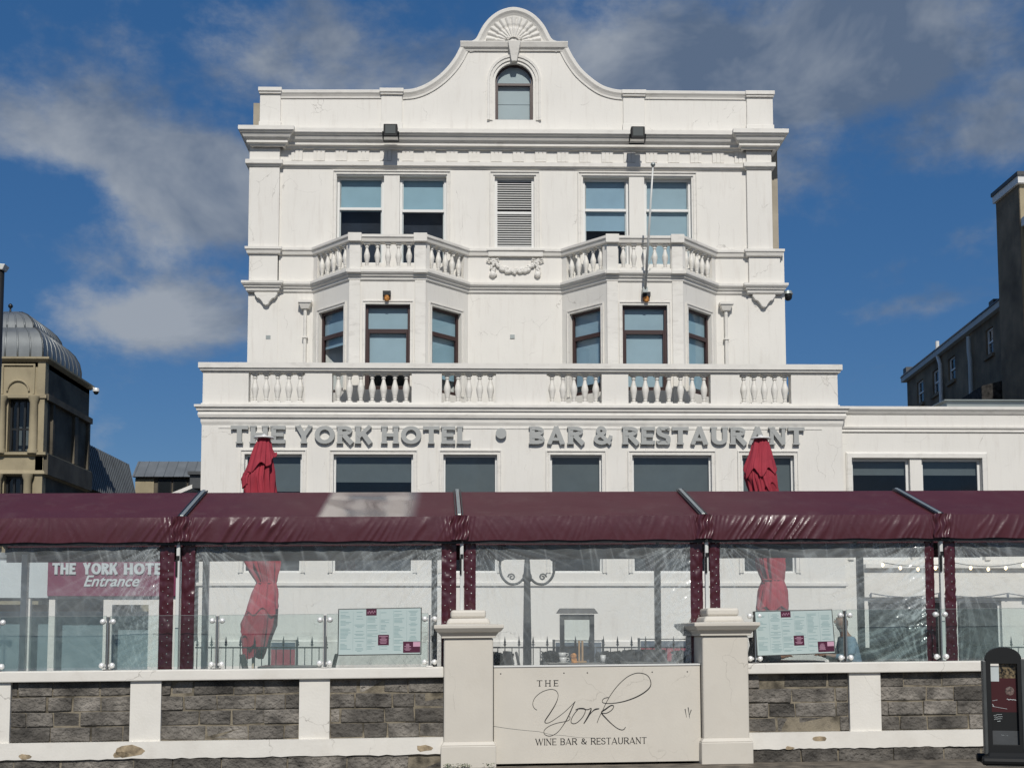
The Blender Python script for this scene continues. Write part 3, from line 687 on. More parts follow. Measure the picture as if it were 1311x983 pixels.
# terrace balustrade
op = [(318, 390.5, 5), (425, 527, 7), (565.5, 635, 5), (700, 770.5, 5), (804.5, 910, 7), (947, 1013, 5)]
bz0, bz1 = Z(515.5, OT), Z(478, OT)
ho = [(H.a(p, 500, OT), H.a(q, 500, OT), bz0, bz1) for p, q, n in op]
m = mk(); xl, xr = H.a(259.5, 500, OT), H.a(1072.5, 500, OT)
m.wall(xl, xr, c0, Z(472, OT), ho, OT, .26, back=True); m.box(xl, xl+.25, -6, OT-.26, c0, Z(472, OT)); m.box(xr-.25, xr, -6, OT-.26, c0, Z(472, OT))
bal = m.build('terrace_balustrade', M['paint'], hotel)
for h, (p, q, n) in zip(ho, op): put_balusters(bal, H, [h[0]+(h[1]-h[0])*(i+.5)/n for i in range(n)], OT-.12, bz0, bz1-bz0, .128)
k0, k1 = Z(465, OT+.1), Z(477.5, OT)
m = mk(); m.sweep([(xl, -6), (xl, OT), (xr, OT), (xr, -6)], [(-.30, k1+.01), (-.30, k0), (.10, k0), (.10, k0-.13), (.07, k0-.13), (.06, k1+.03), (.02, k1+.03), (.02, k1), (0, k1)]); m.build('balustrade_coping', M['paint_trim'], hotel)
m = mk(); m.box(xl-.03, xr+.03, OT-.02, OT+.04, c0-.01, c0+.05); m.build('balustrade_base', M['paint_trim'], hotel)
# --- right annex (same building front, lower)
AO = 1.55
xa0, xa1 = tR+.005, 17.0
an1 = H.z(526, AO)
ah = [(H.a(1090, 600, AO), H.a(1165, 600, AO), H.z(716, AO), H.z(585, AO)), (H.a(1180, 600, AO), H.a(1257, 600, AO), H.z(716, AO), H.z(585, AO)), (H.a(1345, 600, AO), H.a(1420, 600, AO), H.z(716, AO), H.z(585, AO))]
al_ = [(H.a(1112, 800, AO), H.a(1212, 800, AO), .9, H.z(768, AO)), (H.a(1226, 800, AO), H.a(1283, 800, AO), .9, H.z(768, AO))]
annex = thing('side_annex', 'low cream flat roofed wing joined to the right of the hotel, with dark upper windows', 'building')
m = mk(); m.wall(xa0, xa1, -.1, an1, ah+al_, AO, .18); m.box(xa0, xa1, AO-.2, -7, an1-.05, an1); m.box(xa1-.02, xa1, AO-.01, -7, -.1, an1); m.build('wall', M['paint'], annex)
for h in ah: window(H, *h, AO-.11, M['whiteframe'], 'fixed', 0, .15, 'blindd', .07, annex, 'darkglass', roomd=1.5)
for h in al_: window(H, *h, AO-.11, M['whiteframe'], 'fixed', 0, 0, 'blindd', .05, annex, 'darkglass', roomd=1.5)
m = mk(); q0, q1 = H.z(518.5, AO+.1), H.z(530, AO); m.sweep([(xa0, AO), (xa1, AO)], [(-.3, q0), (.10, q0), (.10, q0-.07), (.06, q0-.12), (.03, q1+.03), (0, q1)]); m.build('coping', M['paint_trim'], annex)
m = mk(); q0, q1 = H.z(545.5, AO), H.z(553, AO); m.sweep([(xa0, AO), (xa1, AO)], [(0, q0), (.07, q0-.0), (.06, q0-.04), (.03, q0-.07), (.04, q1+.03), (0, q1)]); m.build('string_moulding', M['paint_trim'], annex)
m = mk()
ss = MB(H); a0 = ah[0][0]; a1 = ah[1][1]; ss.sweep([(a0, ah[0][2]), (a0, ah[0][3]), (a1, ah[0][3]), (a1, ah[0][2])], [(0, AO), (0, AO+.05), (.10, AO+.05), (.14, AO+.02), (.14, AO)], 'az'); ss.build('window_surround', M['paint_trim'], annex)
q = H.z(742, AO); m = mk(); m.box(H.a(1105, 740, AO), xa1, AO, AO+.10, H.z(764, AO), H.z(727, AO)); m.box(H.a(1105, 740, AO), xa1, AO+.05, AO+.22, H.z(727, AO), H.z(722, AO)); m.build('fascia_board', M['paint_trim'], annex)
# roof plant strip behind the annex coping
m = mk(); rp0 = H.a(1212, 515, -4); m.box(rp0, rp0+9, -4, -5.5, an1-.3, H.z(511.5, -4)); m.box(rp0-.1, rp0+9, -3.9, -5.6, H.z(511.5, -4), H.z(510.3, -4)); m.build('roof_upstand', M['rail'], annex)

# --- lettering on the hotel
LZ0, LZ1 = H.z(569, OT), H.z(546.5, OT); LH = LZ1-LZ0
sign = thing('hotel_sign', 'grey raised capitals reading THE YORK HOTEL and BAR & RESTAURANT along the hotel front', 'sign')
for s, u0, u1 in (('THE', 296, 366), ('YORK', 378, 477), ('HOTEL', 488, 603), ('BAR', 677, 748), ('&', 759, 784), ('RESTAURANT', 796, 1029)):
    text(mk, s, LH, H.a(u0, 555, OT), H.a(u1, 555, OT), LZ0, OT+.008, OT+.085, .275, .20, .02, .06, per=True, mat=M['letter'], parent=sign)
m = mk(); m.lathe([(.001, 0), (.13, 0), (.13, .09), (.001, .09)], n=28)
c = H.W(H.a(641.5, 555, OT), OT+.01, H.z(555.5, OT))
m.v = [Vector((c.x + p.x, c.y - (p.z if True else 0), c.z + (30-p.y))) for p in m.v]; m.build('round_stud', M['letter'], sign)

# --- fittings
def floodlight(u, v, lab):
    t = thing('floodlight', lab, 'floodlight', 'floodlights on the hotel cornice')
    a = H.a(u, v, .62); zz = H.z(v, .62)
    m = mk(); m.hexa([(a-.18, .50, zz-.10), (a+.18, .50, zz-.10), (a+.18, .70, zz-.17), (a-.18, .70, zz-.17)], [(a-.18, .48, zz+.16), (a+.18, .48, zz+.16), (a+.18, .68, zz+.17), (a-.18, .68, zz+.17)])
    m.build('housing', M['blackp'], t, bevel=.02)
    m = mk(); m.poly([(a-.13, .707, zz-.10), (a+.13, .707, zz-.10), (a+.13, .687, zz+.13), (a-.13, .687, zz+.13)]); m.build('lens', M['lens'], t)
    m = mk(); m.tube([(a-.2, .60, zz), (a-.2, .50, zz-.14), (a-.2, .36, zz-.16), (a+.2, .36, zz-.16), (a+.2, .50, zz-.14), (a+.2, .60, zz)], .018, 6); m.build('bracket', M['blackm'], t)
floodlight(500, 169, 'black square floodlight on the top cornice to the left of the gable')
floodlight(816.5, 170, 'black square floodlight on the top cornice to the right of the gable')
def lamp(u, bi, lab):
    t = thing('wall_lamp', lab, 'wall lamp', 'small lamps over the bay windows'); o = BP
    a = H.a(u, 381, o); z1_ = H.z(374.5, o); z0_ = H.z(387, o)
    zm = (z0_+z1_)/2+.01
    m = mk(); m.box(a-.10, a+.10, o, o+.12, zm, z1_); m.box(a-.05, a+.05, o+.12, o+.13, zm+.04, zm+.1); m.build('housing', M['blackm'], t, bevel=.012)
    m = mk(); m.box(a-.075, a+.075, o, o+.02, z0_, zm); m.lathe([(.05, z0_+.01), (.06, z0_+.06), (.055, zm)], a, o+.07, 0, 10); m.build('amber_glass', M['orangerust'], t)
lamp(495.5, 0, 'small black lamp with amber glass over the left bay window')
lamp(827, 1, 'small black lamp with amber glass over the right bay window, below the flagpole')
# flagpole leaning over the right bay
t = thing('flagpole', 'bare grey flagpole leaning up in front of the right bay balcony', 'flagpole')
a0, zz0 = H.P(826, 372, BP+.22); a1, zz1 = H.P(836, 213, BP+1.3)
m = mk(); m.tube([(a0, BP+.22, zz0), (a0+(a1-a0)*.5, BP+.76, (zz0+zz1)/2), (a1, BP+1.3, zz1)], [.034, .029, .020], 10); m.build('pole', M['whitemetal'], t, smooth=True)
m = mk(); m.ball((a1, BP+1.3, zz1+.04), .06); m.build('finial', M['rail'], t, smooth=True)
m = mk(); m.box(a0-.06, a0+.06, BP+.0, BP+.26, zz0-.05, zz0+.08); m.tube([(a0+.02, BP+.3, zz0+.45), (a0+.2, BP+.3, zz0+.95)], .012, 5); m.build('socket', M['rail'], t)
# camera on right edge
t = thing('security_camera', 'dark domed camera on the right edge of the hotel at the lower string course', 'camera')
a = H.a(1006, 376, -.3); zz = H.z(377, -.3); m = mk(); m.ball((a+.06, -.3, zz-.02), .11, .11, .12); m.build('dome', M['blackp'], t, smooth=True)
m = mk(); m.box(bR, a+.06, -.33, -.27, zz+.05, zz+.10); m.lathe([(.02, .02), (.13, .03), (.10, .12), (.03, .14)], a+.06, -.3, zz, 12); m.build('bracket', M['rail'], t)
# vents in wall
m = mk()
for u, v in ((343.5, 432), (656, 431)):
    a, zz = H.P(u, v)
    m.box(a-.06, a+.06, 0, .021, zz-.05, zz+.05)
m.build('air_bricks', M['rail'], hotel)
# ================================================================ GROUND
def ground():
    m = MB(); s = 1500
    m.poly([(-s, -400, -.02), (s, -400, -.02), (s, 1600, -.02), (-s, 1600, -.02)])
    tag(m.build('ground', M['asphalt'], recalc=False), kind='structure')
    m = MB(G); m.box(-25, 25, -.0, 6.0, -.30, -.0); tag(m.build('pavement', M['paving']), kind='structure')
    m = MB(); m.box(-25, 30, 20.5, 24.0, -.15, .12); tag(m.build('forecourt_path', M['paving']), kind='structure')
ground()
# ================================================================ LEFT: domed stone building
t = thing('domed_building', 'brown sandstone seafront building with a ribbed grey lead dome, left of the hotel', 'building')
D = Frame(0, 45)
sx = D.a(55, 560); xl = -24.0
zA, zB, zC, zD_, zE = D.z(460, 0, 30), D.z(508, 0, 30), D.z(581, 0, 30), D.z(607, 0, 30), D.z(640, 0, 30)
back = 5.2
hs = []
for k in range(4):
    u0, u1 = 10-112*k, 38-112*k
    hs.append((D.a(u0, 540), D.a(u1, 540), zC+.08, zB-.05)); hs.append((D.a(u0-5, 620), D.a(u1-4, 620), 5.5, zD_-.05))
hs = [h for h in hs if h[0] > xl+.2]
m = mk(D); m.wall(xl, sx, 0, zA-.1, hs, 0, .3); m.build('front_wall', M['sand'], t)
m = mk(D)
m.poly([(sx, 0, 0), (sx, -back, 0), (sx, -back, zA-.1), (sx, 0, zA-.1)]); m.poly([(sx, -back, 0), (xl, -back, 0), (xl, -back, zA-.1), (sx, -back, zA-.1)])
m.box(xl, sx, -back, 0, zA-.3, zA-.12)
for (p, q) in ((-.9, -3.2), (-3.6, -4.9)):            # recessed panels framed on the flank
    m.box(sx, sx+.12, p, p+.2, zC+.1, zB-.1); m.box(sx, sx+.12, q-.2, q, zC+.1, zB-.1)
m.box(sx, sx+.18, 0, -back, zB-.12, zB+.12); m.box(sx, sx+.22, 0, -back, zD_, zC)
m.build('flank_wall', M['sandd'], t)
for h in hs:
    w = mk(D)
    for a in (h[0], h[0]+(h[1]-h[0])*.30, h[1]-(h[1]-h[0])*.30-.07, h[1]-.08): w.box(a, a+.08, -.30, -.22, h[2], h[3])
    for zz in (h[2], h[2]+(h[3]-h[2])*.42, h[3]-.1): w.box(h[0]+.08, h[1]-.08, -.295, -.225, zz, zz+.08)
    wo = w.build('window', M['blackm'], t)
    g = mk(D); g.poly([(h[0], -.26, h[2]), (h[1], -.26, h[2]), (h[1], -.26, h[3]), (h[0], -.26, h[3])]); g.build('glass_pane', M['darkglass'], wo, recalc=False)
    g = mk(D); g.poly([(h[0]-.1, -.9, h[2]-.1), (h[1]+.1, -.9, h[2]-.1), (h[1]+.1, -.9, h[3]+.1), (h[0]-.1, -.9, h[3]+.1)]); g.build('room_lining', M['blindd'], wo)
tr = mk(D)
for k in range(4):
    for (u, v0, v1) in ((44, 508, 581), (3, 508, 581), (39, 607, 640), (1, 607, 640)):
        a = D.a(u-112*k, 550)
        if a < xl: continue
        zz0, zz1 = (zC, zB) if v0 == 508 else (5, zD_)
        tr.lathe([(.20, zz0), (.20, zz0+.12), (.16, zz0+.2), (.15, zz1-.25), (.21, zz1-.1), (.21, zz1)], a, .12, 0, 12)
    for (u0, u1) in ((0, 48),):
        a0, a1 = D.a(u0-112*k, 480), D.a(u1-112*k, 480)
        if a0 < xl: continue
        ca = (a0+a1)/2
        tr.sweep([(a0+.15, zB+.1), (a0+.15, zA-.25), (a1-.15, zA-.25), (a1-.15, zB+.1)], [(0, 0), (0, .05), (.07, .05), (.07, 0)], 'az')
        tr.tube([(ca+.42*cos(pi*i/10), .04, zB+.22+.42*sin(pi*i/10)) for i in range(11)], .04, 6)
tr.sweep([(xl, 0), (sx, 0), (sx, -back)], [(0, zA-.1), (.05, zA-.12), (.22, zA-.02), (.22, zA+.06), (-.2, zA+.08)][::1])
tr.sweep([(xl, 0), (sx, 0), (sx, -back)], [(0, zB-.10), (.12, zB-.06), (.12, zB+.06), (0, zB+.1)])
tr.sweep([(xl, 0), (sx, 0), (sx, -back)], [(0, zD_-.05), (.16, zD_), (.12, zD_+.1), (.06, zD_+.15), (.06, zC-.1), (.18, zC-.05), (.18, zC+.05), (0, zC+.08)])
tr.box(sx-.25, sx+.04, -.3, .06, 0, zA-.1)
tr.build('dressed_stone_trim', M['sand'], t, autos=40)
# dome: square lead roof in two tiers with standing seams
cx, cyo, hw = D.a(52, 455)-2.15, -2.3, 2.2
prof1 = [(1.0, 0), (1.0, .45), (.97, .8), (.90, 1.1), (.80, 1.32), (.70, 1.42)]
prof2 = [(.72, 1.38), (.70, 1.58), (.64, 1.80), (.53, 2.02), (.38, 2.2), (.2, 2.32), (.05, 2.4)]
m = mk(D); rb = mk(D)
for pr in (prof1, prof2):
    rows = []
    for f_, h_ in pr: rows.append([m.V(cx+sx_*hw*f_, cyo+sy_*hw*f_, zA+.05+h_) for sx_, sy_ in ((-1, -1), (1, -1), (1, 1), (-1, 1))])
    for a_, b_ in zip(rows, rows[1:]):
        for k in range(4): m.F((a_[k], a_[(k+1) % 4], b_[(k+1) % 4], b_[k]))
    m.F(rows[-1])
    n = 9
    for i in range(n+1):
        s = -1+2*i/n
        for sd in range(4):
            pts = []
            for f_, h_ in pr:
                x, y = (s*hw*f_, hw*f_)
                X_, Y_ = ((x, y), (y, x), (x, -y), (-y, x))[sd]
                pts.append((cx+X_, cyo+Y_, zA+.05+h_))
            rb.tube(pts, .035, 5)
dm = m.build('dome', M['lead'], t, autos=35); rb.build('standing_seams', M['lead'], dm, smooth=True)
m = mk(D); m.lathe([(.25, 0), (.12, .08), (.04, .14), (.035, .26), (.08, .30), (.10, .36), (.07, .42), (.02, .46)], cx, cyo, zA+2.4, 12); m.build('finial', M['blackm'], t, smooth=True)
# long lower wing running away to the right rear
m = mk(D); wz = D.z(607, 0, 30)
for (x0, x1, o0, o1, z0, z1) in ((xl, sx-.25, -back, -13, 0, 8.05),): m.box(x0, x1, o0, o1, z0, z1)
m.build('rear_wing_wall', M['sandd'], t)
m = mk(D); z0, z1 = 8.0, H.z(560, -20.1, 112)
m.hexa([(sx-.0, -back, z0), (sx, -13, z0), (xl, -13, z0), (xl, -back, z0)], [(sx-.55, -back, z1), (sx-.55, -13, z1), (xl, -13, z1), (xl, -back, z1)])
ro = m.build('rear_wing_roof', M['slate'], t); m = mk(D)
for i in range(27): 
    o = -back-.1-i*.29; m.tube([(sx+.01, o, z0), (sx-.53, o, z1)], .03, 4)
m.build('standing_seams', M['lead'], ro)
t2 = thing('metal_roofed_block', 'low distant block with ribbed metal roof, between the dome and the hotel', 'building')
E = Frame(0, 60); ea0, ea1 = E.a(174, 600), E.a(262, 600)
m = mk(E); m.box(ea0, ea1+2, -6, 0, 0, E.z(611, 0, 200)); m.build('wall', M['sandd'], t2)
m = mk(E); q0, q1 = E.z(611, 0, 200), E.z(588, 0, 200); m.hexa([(ea0-.1, -.1, q0), (ea1+2, -.1, q0), (ea1+2, .3, q0), (ea0-.1, .3, q0)], [(ea0-.1, -.9, q1), (ea1+2, -.9, q1), (ea1+2, -.7, q1), (ea0-.1, -.7, q1)]); r_ = m.build('roof', M['lead'], t2)
m = mk(E)
for i in range(9): a = ea0+i*.5; m.tube([(a, .31, q0), (a, -.69, q1)], .025, 4)
m.build('standing_seams', M['lead'], r_)
for i in range(4):
    a = ea0+1.15+i*.78; m = mk(E); m.box(a, a+.7, 0, .05, q0-1.6, q0-.1); wo = m.build('window_frame', M['blackm'], t2); g = mk(E); g.poly([(a+.06, .055, q0-1.55), (a+.64, .055, q0-1.55), (a+.64, .055, q0-.15), (a+.06, .055, q0-.15)]); g.build('glass_pane', M['darkglass'], wo, recalc=False)
m = mk(E); m.box(ea0, ea0+.95, 0, .06, 0, q0-.05); m.build('pale_pier', M['sand'], t2)
# small sloped roof just behind the hotel's left corner
t3 = thing('lean_to_roof', 'pale sloping edge of a small roof beside the left corner of the hotel', 'roof')
F_ = Frame(0, 36); p0 = F_.P(214, 633); p1 = F_.P(246, 620); p2 = F_.P(262, 598)
m = mk(F_); m.hexa([(p0[0], -1.2, p0[1]-.12), (p1[0], -1.2, p1[1]-.12), (p1[0], 0, p1[1]-.12), (p0[0], 0, p0[1]-.12)], [(p0[0], -1.2, p0[1]), (p1[0], -1.2, p1[1]), (p1[0], 0, p1[1]), (p0[0], 0, p0[1])]); m.build('sloping_edge', M['paint_trim'], t3)
m = mk(F_); m.box(p1[0]-.1, p2[0], -1, -.1, p1[1]-.1, F_.z(607, 0, 250)); m.box(p1[0]-.15, p2[0], -1, 0, F_.z(607, 0, 250), F_.z(603, 0, 250)); m.box(p0[0]+.2, p2[0], -1.15, -.1, 0, p0[1]-.13); m.build('wall', M['slate'], t3)
# security dome camera on the stone building
t = thing('security_camera', 'white dome camera on a bracket at the corner of the domed stone building', 'camera')
K = Frame(0, 50); a, zz = K.P(123, 500); m = mk(K); m.tube([(a-.5, 0, zz+.1), (a-.15, 0, zz+.12), (a, 0, zz+.08)], .035, 6); m.lathe([(.03, .12), (.12, .1), (.14, .02), (.14, -.05)], a, 0, zz, 12); m.build('bracket', M['whiteframe'], t)
m = mk(K); m.ball((a, 0, zz-.06), .115, .115, .12); m.build('lens_dome', M['blackp'], t, smooth=True)
# tall lamp post at the far left edge
t = thing('street_lamp', 'tall dark post with a pale lamp head at the left edge of the picture', 'street lamp')
K = Frame(0, 34); a, zz = K.P(1.5, 347); m = mk(K); m.lathe([(.18, .0), (.16, .6), (.11, .8), (.095, zz)], a, 0, 0, 12); m.build('post', M['blackm'], t, smooth=True)
m = mk(K); m.hexa([(a-.8, -.15, zz), (a+.10, -.15, zz), (a+.10, .15, zz), (a-.8, .15, zz)], [(a-.8, -.18, zz+.24), (a+.18, -.18, zz+.16), (a+.18, .18, zz+.16), (a-.8, .18, zz+.24)]); m.build('lamp_head', M['whiteframe'], t, bevel=.02)

# ================================================================ RIGHT: grey rendered block
t = thing('grey_rendered_building', 'tall dark grey rendered building with white roof edge behind the right annex', 'building')
R = Frame(0, 40)
tx = R.a(1305, 250); ztw = R.z(236, 0, 1303)
m = MB(); m.box(tx, tx+8, 40.02, 41.85, 0, ztw); m.build('tower_flank', M['greyrender'], t)
m = MB(); m.box(tx+.02, tx+8, 40.0, 40.015, 0, ztw); m.build('tower_front', M['sand'], t)
zt2 = R.z(222, 0, 1303)
m = MB(); m.box(tx-.1, tx+8, 39.85, 41.9, ztw-.0, ztw+(zt2-ztw)*.65); m.build('white_roof_edge', M['whiteframe'], t)
m = MB(); m.box(tx-.14, tx+8, 39.8, 41.95, ztw+(zt2-ztw)*.65, zt2); m.build('roof_cap', M['slate'], t)
zl = R.z(280, 0, 1308); m = MB(); m.box(tx+.1, tx+8, 38.6, 39.99, 0, zl-.3); m.build('lower_front', M['greyrender'], t)
m = MB(); m.box(tx+.02, tx+8, 38.5, 39.97, zl-.3, zl); m.build('lower_edge', M['whiteframe'], t)
rN, rF = ray(1282.8, 387), ray(1161, 482); kN = 43.2/rN.y; hN = rN.z*kN; kF = hN/rF.z
N_ = Vector((rN.x*kN, 43.2)); Fp = Vector((rF.x*kF, rF.y*kF)); dv = (N_-Fp); wang = atan2(dv.y, dv.x)
W_ = Frame(Fp.x, Fp.y, wang); WL = dv.length
ez = CAMZ+hN
wr_ = []
for (u0, u1, v0, v1) in ((1174, 1182.5, 517, 487), (1194, 1204, 504, 472.5), (1214, 1223, 488, 457), (1262, 1271.5, 455, 420)):
    a0 = W_.a(u0, (v0+v1)/2); a1 = W_.a(u1, (v0+v1)/2); um = (u0+u1)/2
    wr_.append((a0, a1, W_.z(v0, 0, um), W_.z(v1, 0, um)))
m = mk(W_); m.wall(0, WL+1, 0, ez-.25, wr_, 0, .15); m.poly([(0, 0, 0), (0, -8, 0), (0, -8, ez-.25), (0, 0, ez-.25)]); m.build('wing_wall', M['greyrender'], t)
for h in wr_:
    window(W_, *h, -.08, M['whiteframe'], 'sash', .5, 0, 'blindd', .07, t, 'darkglass', roomd=.8)
    m = mk(W_); m.box(h[0]-.1, h[1]+.1, 0, .10, h[2]-.14, h[2]); m.build('window_sill', M['greyrender'], t)
m = mk(W_); m.box(-.25, WL+.3, -.05, .22, ez-.25, ez-.02); m.build('white_eaves_gutter', M['blindw'], t)
m = mk(W_); m.hexa([(-.3, -8, ez-.02), (WL+.3, -8, ez-.02), (WL+.3, .26, ez-.02), (-.3, .26, ez-.02)], [(-.3, -8, ez+.5), (WL+.3, -8, ez+.5), (WL+.3, .18, ez+.10), (-.3, .18, ez+.10)]); m.build('wing_roof', M['slate'], t)
m = mk(W_); m.box(-.25, .25, -.3, .1, ez+.1, ez+.42); m.box(WL-1.4, WL-.9, -.4, 0, ez+.1, ez+.4); m.build('chimney_stubs', M['slate'], t)
for (u0, v0, u1, v1) in ((1201, 437, 1211, 510), (1241, 431, 1245, 508)):
    a0 = W_.a(u0, v0, .1); a1 = W_.a(u1, v1, .1)
    z0 = W_.z(v0, .1, u0); z1 = W_.z(v1, .1, u1); m = mk(W_)
    am = a0+(a1-a0)*.3
    m.tube([(a0, .14, z0), (a0, .14, z0+(z1-z0)*.25), (am, .12, z0+(z1-z0)*.4), (am, .12, z1-3)], .085, 8); m.build('soil_pipe', M['whiteframe'] if u0 < 1220 else M['blindw'], t)
m = mk(W_); a0 = W_.a(1232, 505, .9); m.hexa([(a0, 0, 0), (WL+1, 0, 0), (WL+1, 1.2, 0), (a0, 1.2, 0)], [(a0, 0, W_.z(510, 1, 1235)), (WL+1, 0, W_.z(478, 1, 1290)+.3), (WL+1, 1.2, W_.z(478, 1, 1290)), (a0, 1.2, W_.z(512, 1, 1235))]); m.build('rubble_lean_to', M['brickd'], t)

# ================================================================ entrance building to the left of the hotel, seen under the canopy
t = thing('entrance_porch', 'glazed white framed entrance porch at the left, seen through the clear curtain', 'porch')
Q = Frame(0, 27.6); q = lambda u, v=780: Q.a(u, v)
zf = Q.z(714, 0, 100); zg = Q.z(765, 0, 100)
m = mk(Q); m.box(-14, q(228), -2.4, 0, zg, zf); m.build('fascia', M['blindw'], t)
m = mk(Q); m.box(-14, q(228)+.1, -2.5, .06, zf, zf+.12); m.build('roof', M['lead'], t)
m = mk(Q)
for (u0, u1) in ((28, 38), (62, 70), (132, 143), (190, 203), (-60, -50), (-110, -100)): m.box(q(u0), q(u1), -.14, -.02, 0, zg)
m.box(q(143), q(190), -.13, -.025, zg-.16, zg-.01); m.build('white_frame', M['paint_trim'], t)
m = mk(Q); m.box(q(205), q(228), -2.4, -.01, 0, zg); m.build('end_wall', M['paint'], t)
m = mk(Q); m.poly([(-14, -.09, .1), (q(203), -.09, .1), (q(203), -.09, zg), (-14, -.09, zg)]); m.build('glass_pane', M['darkglass'], t, recalc=False)
m = mk(Q); m.box(-14, q(203), -.75, -.65, 0, zg-.3); m.build('inner_wall', M['porchwall'], t)
m = mk(Q); m.box(-14, q(26), -1.9, -1.7, 1.6, 2.4); m.build('inner_panel', M['wood'], t)
sg = thing('entrance_sign', 'plum board reading THE YORK HOTEL Entrance above the porch at the left', 'sign')
m = mk(Q); m.box(q(61), q(226), .0, .07, Q.z(763, 0, 130), zf-.02); m.build('board', M['purple'], sg, bevel=.01)
zz0, zz1 = Q.z(735, .08, 130), Q.z(720.5, .08, 130)
for s, u0, u1 in (('THE', 69, 99), ('YORK', 108, 152), ('HOTEL', 160, 219)):
    text(lambda: MB(Q), s, zz1-zz0, q(u0, 725), q(u1, 725), zz0, .071, .10, .28, .2, .02, .06, per=True, mat=M['blindw'], parent=sg)
cu = bpy.data.curves.new('script', 'FONT'); cu.body = 'Entrance'; cu.size = .36; cu.shear = .35; cu.extrude = .006; cu.offset = .006; cu.align_x = 'CENTER'
tmp = bpy.data.objects.new('tmp', cu); COL.objects.link(tmp); bpy.context.view_layer.update()
me = bpy.data.meshes.new_from_object(tmp.evaluated_get(bpy.context.evaluated_depsgraph_get())); bpy.data.objects.remove(tmp)
c = Q.W(q(143, 745), .085, Q.z(750, .08, 140)); me.transform(Matrix.Translation(c) @ Matrix.Rotation(pi/2, 4, 'X')); me.materials.clear(); me.materials.append(M['blindw'])
eo = bpy.data.objects.new('script_lettering', me); COL.objects.link(eo); eo.parent = sg
# ================================================================ STREET WALL (frame G, o=0 is the face of the white pilasters)
M['flake'] = pmat('bare_sand_render', (.33,.26,.17), .9, var=.3, vs=12, bump=.6, bs=40)
g = lambda u, v=900, o=0.: G.a(u, v, o)
gz = lambda v, o=0., u=655: G.z(v, o, u)
zcT, zcB = gz(852.5, .04), gz(866, .04)            # coping
zbT, zbB = gz(942, .02), gz(963.5, .02)            # white band
def stones(m, a0, a1, z0, z1, o, rows, rnd, wmin=.26, wmax=.62):
    h = (z1-z0)/rows
    for r in range(rows):
        a = a0+(-rnd.uniform(0, .3) if r % 2 else 0)
        while a < a1:
            w = rnd.uniform(wmin, wmax); x0, x1 = max(a, a0), min(a+w, a1)
            if a1-x1 < .10: x1 = a1; w = a1-a
            if x1-x0 > .03:
                gp = .007; d = rnd.uniform(-.010, .018); j = lambda: rnd.uniform(-.009, .009)
                q = [(x0+gp+j(), z0+r*h+gp+j()), (x1-gp+j(), z0+r*h+gp+j()), (x1-gp+j(), z0+(r+1)*h-gp+j()), (x0+gp+j(), z0+(r+1)*h-gp+j())]
                t = rnd.random()
                m.hexa([(x, o-.06, y) for x, y in q], [(x, o+d+rnd.uniform(-.004, .004), y) for x, y in q], t)
            a += w
def wallrun(name, label, uL, uR, panels, zoff=0):
    t = thing(name, label, 'wall')
    aL_, aR_ = uL, uR
    holes = [(g(p), g(q), zbT, zcB+.0) for p, q in panels]
    m = MB(G); m.wall(aL_, aR_, zbT, zcB, [(h[0], h[1], h[2], h[3]) for h in holes], 0, .08)
    m.box(aL_, aR_, -.22, -.09, zbT-.3, zcT-.02); m.build('rendered_pilasters', M['paint_wall'], t)
    m = MB(G); m.box(aL_, aR_, -.30, .045, zcB, zcT); m.build('coping', M['paint_wall'], t, bevel=.012)
    m = MB(G)
    # band with a ragged lower edge
    n = 90; r_ = random.Random(len(panels))
    top = []; low = []
    for i in range(n+1):
        a = aL_+(aR_-aL_)*i/n; low.append((a, zbB+r_.uniform(-.007, .008)+.006*noise.noise(Vector((a*2, 0, 0)))))
    m.prism([(aL_, zbT)]+[(aR_, zbT)]+low[::-1], -.1, .035, 'az'); m.build('lower_band', M['paint_wall'], t, bevel=.006)
    for h in holes:
        m = MB(G); rnd = random.Random(int(h[0]*100)); stones(m, h[0]-.005, h[1]+.005, h[2], h[3], -.055, 4, rnd)
        so_ = m.build('stone_panel', M['stone'], t, bevel=.011, tint=True)
        m = MB(G); m.poly([(h[0], -.064, h[2]), (h[1], -.064, h[2]), (h[1], -.064, h[3]), (h[0], -.064, h[3])]); m.build('mortar', M['mortar'], so_)
    for (u0, v0, sc_) in ((162, 961, 1.0), (152, 966, .5), (541, 957, .55), (1047, 945, .5), (30, 968, .4), (1010, 957, .3)):
        x, y = G.P(u0, v0, .036)
        if aL_ < x < aR_:
            rr = random.Random(u0); m = MB(G); pts = [(x+sc_*(.17+.04*rr.random())*cos(k*.63)*(1+.3*cos(k*.63)), y+sc_*.085*(.6+.6*rr.random())*sin(k*.63)) for k in range(10)]
            m.prism(pts, .033, .0375, 'az'); m.build('flaked_paint_patch', M['flake'], t)
    m = MB(G); rnd = random.Random(11); stones(m, aL_, aR_, -.05, zbB-.0, .01, 1, rnd, .45, .95); so_ = m.build('stone_plinth', M['stone'], t, bevel=.008, tint=True)
    m = MB(G); m.box(aL_, aR_, -.1, .0, -.05, zbB+.03); m.build('mortar', M['mortar'], so_)
    return t
pierL = (g(568), g(631)); pierR = (g(898), g(956.5))
wallrun('street_wall', 'low wall of dark stone panels between white pilasters, left of the sign board gateway', -9.4, pierL[0]-.002, [(-340, -170), (-150, -40), (13, 166.5), (206, 383), (422, 569)])
wallrun('street_wall', 'low wall of dark stone panels between white pilasters, right of the sign board gateway', pierR[1]+.002, 9.2, [(956, 1088), (1128, 1263), (1300, 1440)])
